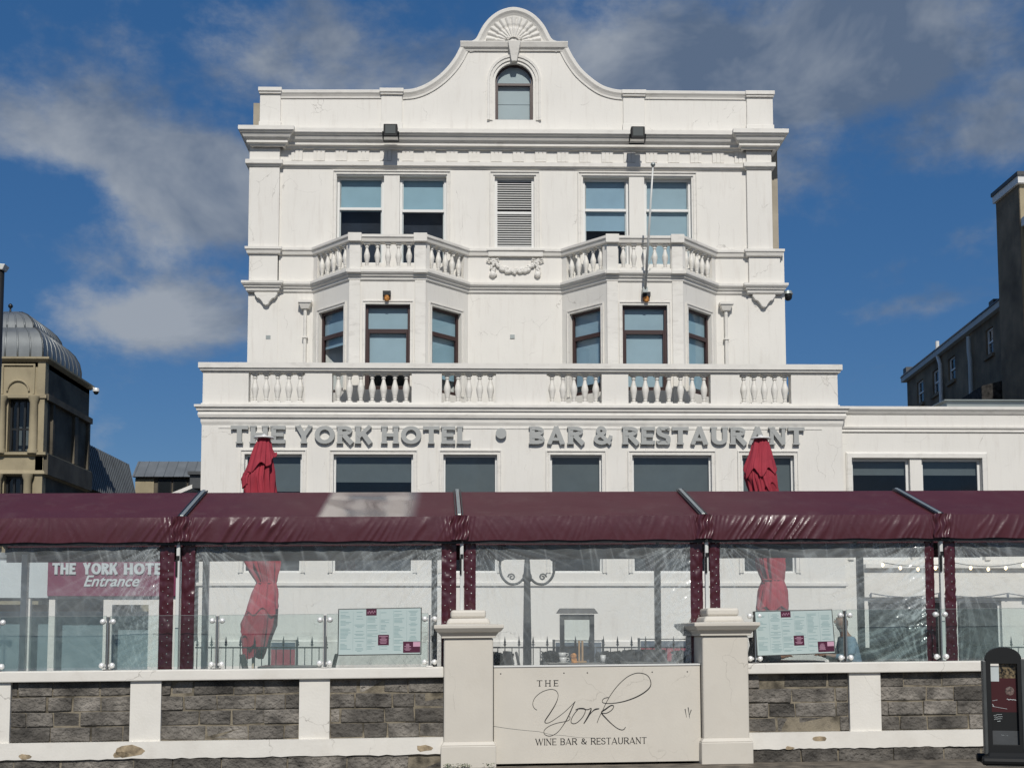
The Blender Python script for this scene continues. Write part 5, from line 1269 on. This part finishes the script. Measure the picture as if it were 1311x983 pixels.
# ================================================================ BETWEEN TERRACE AND HOTEL
B = Frame(0, 19.6, radians(1.2))
def railings(u0, u1, lab):
    t = thing('spear_railings', lab, 'railings'); a0, a1 = B.a(u0, 830), B.a(u1, 830)
    zr = B.z(828.5); m = MB(B); m.box(a0, a1, -.012, .012, zr-.012, zr+.012); m.box(a0, a1, -.012, .012, .25, .28); m.build('rail', M['greym'], t)
    n = int((a1-a0)/.118)
    m = MB(B)
    for i in range(n+1):
        a = a0+.03+i*.118
        if i % 2 == 0: m.tube([(a, 0, .1), (a, 0, zr+.08)], .009, 5); m.lathe([(.006, .02), (.028, .05), (.012, .065), (.02, .085), (.012, .12), (.002, .19)], a, 0, zr, 6)
        else: m.tube([(a, 0, .1), (a, 0, zr)], .008, 5)
    m.build('spear_bars', M['greym'], t)
railings(250, 420, 'thin grey spear topped railings behind the left parasol')
railings(626, 900, 'thin grey spear topped railings seen between the two gate piers')
railings(1240, 1420, 'thin grey spear topped railings at the far right behind the curtain')
t = thing('lamp_post', 'dark cast iron lamp post with two scrolled arms in front of the hotel', 'lamp post')
a = B.a(675, 800); m = MB(B); zt_ = B.z(718)
m.lathe([(.14, .1), (.14, .5), (.10, .55), (.075, .7), (.07, 1.6), (.055, zt_-.35), (.08, zt_-.33), (.08, zt_-.25), (.06, zt_-.2), (.045, zt_), (.03, zt_+.4), (.05, zt_+.5), (.01, zt_+.62)], a, 0, 0, 12); m.build('column', M['greym'], t, smooth=True)
for s in (-1, 1):
    m = MB(B); m.tube([(a+s*x_, 0, zt_+y_) for x_, y_ in cat([(.05, -.28), (.15, -.37), (.30, -.38), (.42, -.27), (.46, -.10), (.45, 0)], 6)], .024, 6)
    m.tube([(a+s*(.26+.065*(1-k/14)*cos(k*.75)), 0, zt_-.27+.065*(1-k/14)*sin(k*.75)) for k in range(13)], .015, 5)
    ar = m.build('scrolled_arm', M['greym'], t, smooth=True)
    m = MB(B); m.lathe([(.04, 0), (.10, .06), (.12, .10), (.17, .38), (.19, .39), (.12, .5), (.03, .55), (.015, .65)], a+s*.45, 0, zt_, 8); m.build('lantern', M['greym'], ar)
t = thing('notice_board', 'free standing notice board with dark pitched top and pale panel, behind the cups', 'notice board')
N_f = B; a0, a1 = B.a(717, 810), B.a(761, 810); z0 = .1; z1 = B.z(786)
m = MB(B); m.box(a0, a0+.075, -.08, .0, z0, z1); m.box(a1-.075, a1, -.08, .0, z0, z1); m.box(a0+.075, a1-.075, -.08, -.002, z1-.09, z1); m.box(a0+.075, a1-.075, -.08, -.002, B.z(840)-.05, B.z(840)+.02); m.build('frame', M['greym'], t, bevel=.006)
m = MB(B); m.poly([(a0+.07, -.04, B.z(840)), (a1-.07, -.04, B.z(840)), (a1-.07, -.04, z1-.08), (a0+.07, -.04, z1-.08)]); m.build('panel', M['balglass'], t, recalc=False)
m = MB(B); e = .06; q0 = z1+.015; m.hexa([(a0-e, -.12, q0), (a1+e, -.12, q0), (a1+e, .06, q0), (a0-e, .06, q0)], [(a0+.0, -.08, q0+.085), (a1-.0, -.08, q0+.085), (a1-.0, .01, q0+.085), (a0, .01, q0+.085)]); m.build('cap', M['blackm'], t, bevel=.008)
def windbreak(u0, u1, lab, mt, vt=820):
    t = thing('windbreak', lab, 'windbreak'); f = Frame(0, 20.4); a0, a1 = f.a(u0, 830), f.a(u1, 830); zt_ = f.z(vt)
    m = MB(f); m.box(a0+.03, a1-.03, -.01, .01, .45, zt_-.12); m.build('cloth', mt, t)
    m = MB(f); m.box(a0+.03, a1-.03, -.012, .012, zt_-.12, zt_-.0); m.build('dark_hem', M['navy'], t)
    for a in (a0, a1): m = MB(f); m.tube([(a, 0, .1), (a, 0, zt_+.05)], .022, 8); m.build('pole', M['greym'], t)
    m = MB(f); m.tube([(a0, 0, zt_+.03), (a1, 0, zt_+.03)], .012, 6); m.build('top_rail', M['greym'], t)
windbreak(818, 900, 'rose coloured cloth windbreak behind the right end of the sign board', M['rosebanner'])
windbreak(345, 380, 'rose coloured cloth windbreak beside the left parasol', M['rosebanner'], 822)
windbreak(709, 772, 'slate blue cloth windbreak behind the notice board', M['navy'], 822)

# parasols (furled)
def parasol(label, Pf, u, out, flaps, cinch, seed):
    """furled cloth: outline rows (v, left, right) measured at the parasol's distance; flaps hang over it"""
    t = thing('parasol', label, 'parasol', 'furled red parasols behind the canopy')
    prof = [(Pf.z(v, 0, u), (Pf.a(l, v)+Pf.a(r, v))/2, (Pf.a(r, v)-Pf.a(l, v))/2) for v, l, r in out]
    def at(zz):
        for p, q in zip(prof, prof[1:]):
            if q[0] <= zz <= p[0]:
                f = (p[0]-zz)/(p[0]-q[0]); return p[1]+(q[1]-p[1])*f, p[2]+(q[2]-p[2])*f
        return (prof[0] if zz > prof[0][0] else prof[-1])[1:]
    def pleat(th, zz, k):
        q = Vector((cos(th)*1.9, sin(th)*1.9, zz*.55+seed)); q2 = Vector((cos(th)*4.2, sin(th)*4.2, zz*.8+seed*3))
        return 1+k*(1.1-3.6*abs(noise.noise(q)))-k*1.3*(abs(noise.noise(q2)))
    m = MB(Pf); zt_, zb_ = prof[0][0], prof[-1][0]
    def fn(s, w):
        zz = zt_+(zb_-zt_)*w; c, r = at(zz); th = 2*pi*s; k = .10+.22*min(1, w*5)
        return (c+r*pleat(th, zz, k)*cos(th), r*.8*pleat(th, zz, k)*sin(th), zz+.05*sin(th*2+seed)*(w > .97))
    m.grid(fn, 128, 120); m.build('canopy_cloth', M['red'], t, smooth=True)
    for (v0, v1, th0, th1, flare, jag, slope) in flaps:
        m = MB(Pf); zf0 = Pf.z(v0, 0, u); zf1 = Pf.z(v1, 0, u)
        def fl(s, w):
            th = th0+(th1-th0)*s; zz = zf0+(zf1-zf0)*w; c, r = at(zz)
            drop = (slope*(s-.5)+jag*noise.noise(Vector((s*6, seed, 2)))+jag*.5*sin(s*23+seed))*w*w
            rr = r*(pleat(th, zz, .16)+.06+flare*w+.10*noise.noise(Vector((s*9, w*1.5, seed+5)))*w)
            return (c+rr*cos(th), -rr*.86*sin(th)*-1, zz-drop)
        m.grid(fl, 90, 30); o_ = m.build('loose_valance', M['red'], t, smooth=True); sm = o_.modifiers.new('thickness', 'SOLIDIFY'); sm.thickness = .012
    c0 = prof[0][1]; m = MB(Pf); m.lathe([(.10, 0), (.19, .005), (.185, .03), (.05, .06), (.02, .09)], c0, 0, zt_-.01, 16); m.build('top_cap', M['ceramic'], t, smooth=True)
    cb_ = prof[-1][1]; m = MB(Pf); m.tube([(cb_, 0, .1), (cb_, 0, zb_+.3)], .03, 10); m.build('pole', M['pole'], t, smooth=True)
    m = MB(Pf); m.box(cb_-.3, cb_+.3, -.3, .3, .1, .16); m.build('base', M['greym'], t, bevel=.01)
    for v in cinch:
        zz = Pf.z(v, 0, u); c, r = at(zz); m = MB(Pf); m.tube([(c+r*1.02*cos(q*pi/8), r*.84*sin(q*pi/8), zz) for q in range(16)], .016, 6, closed=True); m.build('tie_strap', M['red'], t, smooth=True)
PF = Frame(0, 21.5)
parasol('furled red parasol with a loose flap, left, covering part of the word THE', PF, 333, [(561, 330, 346), (580, 324, 347), (598, 319, 348), (612, 314, 349), (632, 315, 351), (690, 314, 354), (720, 316, 355), (736, 325, 353), (746, 330, 351), (757, 325, 353), (781, 318, 354), (800, 314, 352), (818, 311, 346), (840, 313, 336)], [(566, 598, -.4, 3.6, .22, .10, .55), (600, 622, 2.2, 4.6, .05, .06, 0), (748, 782, -.5, 3.7, .10, .12, .10), (780, 815, 1.0, 4.0, .05, .10, -.5)], (746,), .4)
parasol('furled red parasol with ragged hem, right, covering the end of RESTAURANT', PF, 975, [(562, 966, 982), (580, 962, 985), (600, 957, 988), (612, 957, 991), (632, 964, 996), (690, 967, 1001), (722, 969, 1003), (736, 974, 1002), (743, 977, 1001), (755, 973, 1004), (779, 971, 1005), (800, 974, 1000)], [(566, 606, -.4, 3.6, .18, .16, .05), (600, 625, .2, 2.4, .0, .12, .3), (745, 780, -.5, 3.7, .08, .10, .05)], (742,), 2.1)
# festoon bulbs
t = thing('festoon_lights', 'string of small warm bulbs along the annex, seen through the right hand curtains', 'string lights')
f = Frame(0, 27.6); m = MB(f); bm_ = MB(f); a = f.a(1130, 722)
wire = []
for k in range(34):
    aa = a+k*.42; zz = f.z(723, 0, 1200)-.10*abs(sin(k*pi/4)); wire.append((aa, 0, zz+.06)); bm_ = MB(f); bm_.ball((aa, 0, zz), .035, .035, .045, 8, 6); bm_.build('bulb', M['bulb'], t, smooth=True)
m.tube(wire, .01, 5); m.build('cable', M['blackm'], t); bm_.build('bulbs', M['bulb'], t, smooth=True)

# ================================================================ PEOPLE
def person(label, a, o, face, shirt, hair, lean=0., seed=0):
    """seated figure; local x = facing direction"""
    t = bpy.data.objects.new('person', None); COL.objects.link(t); tag(t, label, 'person'); THINGS.append(t)
    def skin(name, mat, verts, edges, radii, root=0, sub=1, ry=None):
        me = bpy.data.meshes.new(name); me.from_pydata(verts, edges, []); me.materials.append(mat)
        ob = bpy.data.objects.new(name, me); COL.objects.link(ob); ob.parent = t
        ob.modifiers.new('skin', 'SKIN'); sv = me.skin_vertices[0].data if me.skin_vertices else None
        if sv is None:
            bm = bmesh.new(); bm.from_mesh(me); bm.verts.layers.skin.verify(); bm.to_mesh(me); bm.free(); sv = me.skin_vertices[0].data
        for i, r in enumerate(radii):
            sv[i].radius = r if isinstance(r, tuple) else (r, r); sv[i].use_root = (i == root)
        s = ob.modifiers.new('sub', 'SUBSURF'); s.levels = sub; s.render_levels = sub+1
        for p in me.polygons: p.use_smooth = True
        ob.modifiers['skin'].use_smooth_shade = True
        return ob
    L = lean
    V_ = [(0, 0, .50), (.01, 0, .62), (.03+L*.3, 0, .80), (.04+L*.7, 0, .98), (.05+L, 0, 1.07), (.07+L, 0, 1.13), (.085+L, 0, 1.185), (.10+L, 0, 1.26), (.095+L, 0, 1.335)]
    E_ = [(i, i+1) for i in range(8)]; R_ = [(.15, .13), (.155, .12), (.165, .12), (.16, .11), (.07, .07), (.05, .05), (.095, .08), (.118, .092), (.085, .07)]
    def add(p, r, frm):
        V_.append(p); R_.append(r); E_.append((frm, len(V_)-1)); return len(V_)-1
    for s in (-1, 1):
        sh = add((.03+L*.8, s*.17, 1.00), (.062, .062), 3); el_ = add((.10+L*.6, s*.25, .76), (.045, .045), sh); wr_ = add((.33+L*.3, s*.16, .80), (.030, .03), el_); pm_ = add((.40+L*.3, s*.13, .81), (.036, .02), wr_)
        for k in range(4): f1 = add((.445+L*.3, s*(.13+.022*(k-1.5)), .812), (.0095, .009), pm_); add((.475+L*.3-.004*abs(k-1), s*(.13+.024*(k-1.5)), .795), (.008, .008), f1)
        f1 = add((.40+L*.3, s*.085, .80), (.011, .011), wr_); add((.43+L*.3, s*.075, .79), (.009, .009), f1)
        hp = add((.05, s*.09, .48), (.095, .09), 0); kn = add((.46, s*.12, .50), (.07, .07), hp); an = add((.44, s*.12, .10), (.045, .045), kn); add((.60, s*.13, .04), (.04, .035), an)
    body = skin('body', M['skin'], V_, E_, R_)
    # face features are part of the head: built as small shapes on the body surface
    hd = Vector((.10+L, 0, 1.265))
    m = MB(); m.ball((hd.x+.082, 0, hd.z-.01), .022, .014, .024, 8, 6)
    for s in (-1, 1): m.ball((hd.x+.0, s*.078, hd.z-.005), .020, .008, .030, 8, 6)
    m.build('nose_and_ears', M['skin'], body, smooth=True)
    m = MB()
    for s in (-1, 1): m.ball((hd.x+.080, s*.030, hd.z+.022), .006, .011, .006, 6, 4)
    m.tube([(hd.x+.078, -.022, hd.z-.052), (hd.x+.086, 0, hd.z-.053), (hd.x+.078, .022, hd.z-.052)], .004, 5); m.build('eyes_and_mouth', M['ink'], body)
    # shirt
    V2 = V_[:4]+[(.045+L*.8, 0, 1.045)]; E2 = [(0, 1), (1, 2), (2, 3), (3, 4)]; R2 = [(.175, .155), (.18, .145), (.19, .145), (.18, .13), (.09, .09)]
    for s in (-1, 1):
        V2.append((.03+L*.8, s*.175, 1.00)); R2.append((.078, .078)); E2.append((3, len(V2)-1)); V2.append((.10+L*.6, s*.255, .76)); R2.append((.06, .06)); E2.append((len(V2)-2, len(V2)-1))
        V2.append((.30+L*.35, s*.17, .79)); R2.append((.042, .042)); E2.append((len(V2)-2, len(V2)-1))
    skin('shirt', shirt, V2, E2, R2)
    V3 = [(0, 0, .50)]; E3 = []; R3 = [(.18, .15)]
    for s in (-1, 1):
        i = len(V3); V3 += [(.06, s*.10, .485), (.46, s*.12, .505), (.44, s*.12, .13)]; R3 += [(.108, .1), (.082, .082), (.062, .062)]; E3 += [(0, i), (i, i+1), (i+1, i+2)]
    skin('trousers', M['trouser'], V3, E3, R3)
    for s in (-1, 1): m = MB(); m.ball((.53, s*.13, .045), .14, .05, .045, 10, 6); m.build('shoe', M['blackp'], t, smooth=True)
    if hair == 'short':
        m = MB()
        m.grid(lambda u_, w_: (hd.x-.015+(.098)*cos(2*pi*u_)*sin(w_*1.6)*(1 if cos(2*pi*u_) < 0 else .78), .084*sin(2*pi*u_)*sin(w_*1.6), hd.z+.02+.098*cos(w_*1.6)-(.03 if cos(2*pi*u_) < -.3 else 0)*w_), 24, 8); m.build('hair', M['hairg'], t, smooth=True)
    else:
        m = MB()
        m.grid(lambda u_, w_: (hd.x+.093*cos(pi*.5+pi*u_), .083*sin(pi*.5+pi*u_), hd.z-.06+.07*w_), 18, 5); m.build('hair', M['hairg'], t, smooth=True)
    place(t, a, o, zD, face)
    # stool / chair under the sitter
    c = copy_tree(ch); THINGS.append(c); place(c, a, o, zD, face-pi/2); return t, c
p1_, c1_ = person('bald man in a pale blue shirt seated beside the right menu board, facing left', g(1092, 815, -1.05), -1.05, pi, M['shirtb'], 'bald', .06)
c1_['label'] = 'black chair under the man in the pale blue shirt'
p2_, c2_ = person('person in a dark jacket seated by the right gate pier behind the menu board', g(966, 815, -1.1), -1.1, 0, M['shirtd'], 'short', .02)
c2_['label'] = 'black chair under the person in the dark jacket beside the right gate pier'

# ================================================================ PAVEMENT SIGN
t = thing('pavement_sign', 'black arched pavement sign with a dark red poster at the right edge of the picture', 'pavement sign')
S_ = Frame(0, 13.35, radians(-14)); s_ = lambda u, v=900: S_.a(u, v)
xa, xb = s_(1263, 900), s_(1309, 900); zt_ = S_.z(843, 0, 1285); zp = S_.z(828, 0, 1285); z0 = S_.z(978, 0, 1285); xm = (xa+xb)/2; hw_ = (xb-xa)/2
m = mk(S_)
arcp = [(xm+hw_*cos(pi*i/14), zt_+(zp-zt_)*sin(pi*i/14)) for i in range(15)]
outer = [(xa, z0+.12), (xb, z0+.12)]+arcp; e = .045
inner = [(xa+e, z0+.2), (xb-e, z0+.2), (xb-e, zt_-.05), (xa+e, zt_-.05)]
m.prism(outer, -.05, .03, 'az', [inner]); m.build('frame', M['blackp'], t, bevel=.008)
m = mk(S_); m.box(xb-.012, xb+.035, -.06, .04, z0+.1, zt_); m.box(xa-.035, xa+.0, -.06, .04, z0+.1, zt_-.02); m.build('side_rail', M['greym'], t, bevel=.008)
px0, px1, pz0_, pz1_ = inner[0][0], inner[1][0], inner[0][1], inner[2][1]; PH = pz1_-pz0_; PW = px1-px0
def band(nm, mt, x0, x1, y0, y1, o=.0):
    m = mk(S_); m.box(px0+PW*x0, px0+PW*x1, -.03, -.01+o, pz0_+PH*y0, pz0_+PH*y1); m.build(nm, mt, t)
band('poster', M['blackp'], 0, 1, 0, .40); band('poster_red', pmat('dark_red_poster', (.05, .008, .010), .4), 0, 1, .40, .82, .0005)
band('poster_photo', pmat('poster_photo', (.12, .09, .05), .4, var=.9, vs=40), .35, 1, .82, 1, .001); band('poster_slip', M['blindw'], .02, .33, .78, .97, .003); band('poster_foot', M['slate'], 0, 1, 0, .17, .002)
m = mk(S_); m.ball((px0+PW*.72, -.008, pz0_+PH*.66), .045, .004, .045, 14, 8); m.build('poster_dish', pmat('poster_dish', (.13, .09, .08), .5, var=.5, vs=50), t)
m = mk(S_)
rnd = random.Random(4)
def squig(x0, y0, x1, y1, n, amp, w):
    pts = [(px0+PW*(x0+(x1-x0)*k/n), pz0_+PH*(y0+(y1-y0)*k/n)+amp*rnd.uniform(-1, 1)) for k in range(n+1)]; ribbon(m, pts, lambda u, q: w, -.0098, -.0080)
for (x0, y0, x1, y1) in ((.08, .36, .40, .375), (.10, .335, .42, .345), (.10, .31, .40, .32), (.22, .285, .34, .29)): squig(x0, y0, x1, y1, 14, .0035, .003)
squig(.05, .47, .6, .44, 10, .001, .003); squig(.05, .54, .25, .55, 6, .001, .003); squig(.6, .56, .95, .55, 10, .004, .006); squig(.05, .50, .12, .46, 4, .004, .006); squig(.35, .12, .6, .11, 8, .002, .003)
m.build('chalk_scribbles', M['blindw'], t)
m = mk(S_)
for s in (-1, 1):
    m.tube([(xm-hw_*1.5, s*.17, z0+.05), (xm+hw_*1.3, s*.17, z0+.05)], .045, 10)
m.hexa([(xa-.06, -.2, z0+.0), (xb+.06, -.2, z0), (xb+.06, .2, z0), (xa-.06, .2, z0)], [(xa, -.06, z0+.13), (xb, -.06, z0+.13), (xb, .05, z0+.13), (xa, .05, z0+.13)]); m.build('ballast_base', M['blackp'], t, bevel=.015)
# ================================================================ LIGHT AND SKY
SUN_EL, SUN_AZ = 43.0, 4.0            # azimuth of the sun, degrees from straight behind the camera towards the right
sd = Vector((sin(radians(SUN_AZ))*cos(radians(SUN_EL)), -cos(radians(SUN_AZ))*cos(radians(SUN_EL)), sin(radians(SUN_EL))))
sl_ = bpy.data.lights.new('sun', 'SUN'); sl_.energy = 3.55; sl_.angle = radians(.53); sl_.color = (1, .955, .88)
so = bpy.data.objects.new('sun', sl_); COL.objects.link(so); so.rotation_euler = sd.to_track_quat('Z', 'Y').to_euler(); so.location = (0, -20, 40)
wd = bpy.data.worlds.new('World'); SC.world = wd; wd.use_nodes = True; N = wd.node_tree.nodes; L = wd.node_tree.links
bg = N['Background']; bg.inputs['Strength'].default_value = .10
sky = N.new('ShaderNodeTexSky'); sky.sky_type = 'NISHITA'; sky.sun_disc = False; sky.sun_elevation = radians(SUN_EL)
sky.sun_rotation = atan2(sd.x, sd.y); sky.air_density = 1.0; sky.dust_density = .3; sky.ozone_density = 3.0
tc = N.new('ShaderNodeTexCoord')
def mth(op, a, b=None, c=None, clamp=False):
    n = N.new('ShaderNodeMath'); n.operation = op; n.use_clamp = clamp
    for i, x in enumerate((a, b, c)):
        if x is None: continue
        if isinstance(x, (int, float)): n.inputs[i].default_value = x
        else: L.new(x, n.inputs[i])
    return n.outputs[0]
sp = N.new('ShaderNodeSeparateXYZ'); L.new(tc.outputs['Generated'], sp.inputs[0])
az = mth('ARCTAN2', sp.outputs[0], sp.outputs[1]); el = mth('ARCSINE', sp.outputs[2])
cb = N.new('ShaderNodeCombineXYZ'); L.new(az, cb.inputs[0]); L.new(mth('MULTIPLY', el, 1.5), cb.inputs[1])
def noi(scale, det, rough, dist=0., off=0.):
    mp = N.new('ShaderNodeMapping'); mp.inputs['Location'].default_value = (off, off*.7, off*1.3); L.new(cb.outputs[0], mp.inputs['Vector'])
    n = N.new('ShaderNodeTexNoise'); n.inputs['Scale'].default_value = scale; n.inputs['Detail'].default_value = det; n.inputs['Roughness'].default_value = rough; n.inputs['Distortion'].default_value = dist; L.new(mp.outputs[0], n.inputs['Vector']); return n.outputs['Fac']
n1 = noi(6.2, 9, .60, .12, 3.1); n2 = noi(19, 7, .62, .1, 8.3)
# broad cloud banks (azimuth, elevation, half widths) where the weather put them that day
def azel(u, v): d = ray(u, v); return atan2(d.x, d.y), math.asin(d.z)
def bank(u, v, ru, rv, amp, tilt=0.):
    a, e = azel(u, v); sa = ru/1500; se = rv/1500*.9
    da = mth('SUBTRACT', az, a); de = mth('SUBTRACT', el, e)
    if tilt: de = mth('SUBTRACT', de, mth('MULTIPLY', da, tilt))
    q = mth('ADD', mth('POWER', mth('ABSOLUTE', mth('DIVIDE', da, sa)), 2), mth('POWER', mth('ABSOLUTE', mth('DIVIDE', de, se)), 2))
    return mth('MULTIPLY', mth('EXPONENT', mth('MULTIPLY', q, -1)), amp)
banks = [bank(150, 190, 270, 55, .85, -.10), bank(270, 290, 100, 75, .7), bank(230, 415, 150, 40, .95), bank(400, 85, 160, 75, .75), bank(130, 40, 160, 50, .15),
         bank(850, 95, 170, 120, .95), bank(1110, 80, 190, 100, 1.0), bank(1270, 180, 110, 50, .6), bank(1190, 388, 80, 18, .42, .08), bank(560, 130, 110, 60, .35), bank(90, 330, 70, 20, .12)]
tot = banks[0]
for b in banks[1:]: tot = mth('ADD', tot, b)
dens = mth('ADD', mth('ADD', tot, mth('MULTIPLY', mth('SUBTRACT', n1, .5), 2.1)), mth('MULTIPLY', mth('SUBTRACT', n2, .5), .75))
bk = N.new('ShaderNodeMapRange'); bk.inputs['From Min'].default_value = .1; bk.inputs['From Max'].default_value = -.5; bk.inputs['To Max'].default_value = .5; L.new(sp.outputs[1], bk.inputs['Value']); dens = mth('ADD', dens, bk.outputs[0])
# extra cloud cover added behind the viewer, unseen, to whiten the blue fill
mr = N.new('ShaderNodeMapRange'); mr.interpolation_type = 'SMOOTHSTEP'; mr.inputs['From Min'].default_value = .12; mr.inputs['From Max'].default_value = .80; mr.inputs['To Max'].default_value = .86; L.new(dens, mr.inputs['Value'])
cr = N.new('ShaderNodeValToRGB'); cr.color_ramp.elements[0].position = .34; cr.color_ramp.elements[0].color = (1.15, 1.55, 2.25, 1); cr.color_ramp.elements[1].position = .66; cr.color_ramp.elements[1].color = (3.6, 3.9, 4.3, 1)
n3 = noi(7, 5, .6, .3, 5.7); tone = mth('ADD', mth('ADD', n3, bank(170, 410, 150, 40, .32)), mth('MULTIPLY', bank(1100, 60, 330, 170, .16), -1)); L.new(tone, cr.inputs[0])
hs_ = N.new('ShaderNodeHueSaturation'); hs_.inputs['Saturation'].default_value = 1.2; hs_.inputs['Value'].default_value = .82; L.new(sky.outputs[0], hs_.inputs['Color'])
hz = N.new('ShaderNodeMix'); hz.data_type = 'RGBA'; hz.inputs['Factor'].default_value = .6; L.new(hs_.outputs[0], hz.inputs['A']); hz.inputs['B'].default_value = (.22, 1.0, 2.75, 1)
mx = N.new('ShaderNodeMix'); mx.data_type = 'RGBA'; L.new(mr.outputs[0], mx.inputs['Factor']); L.new(hz.outputs['Result'], mx.inputs['A']); L.new(cr.outputs[0], mx.inputs['B'])
L.new(mx.outputs['Result'], bg.inputs['Color'])
SC.view_settings.view_transform = 'Standard'; SC.view_settings.look = 'None'; SC.view_settings.exposure = 0; SC.view_settings.gamma = 1
SC.view_settings.use_curve_mapping = False
SC.cycles.transparent_max_bounces = 24; SC.cycles.max_bounces = 8
finalise()
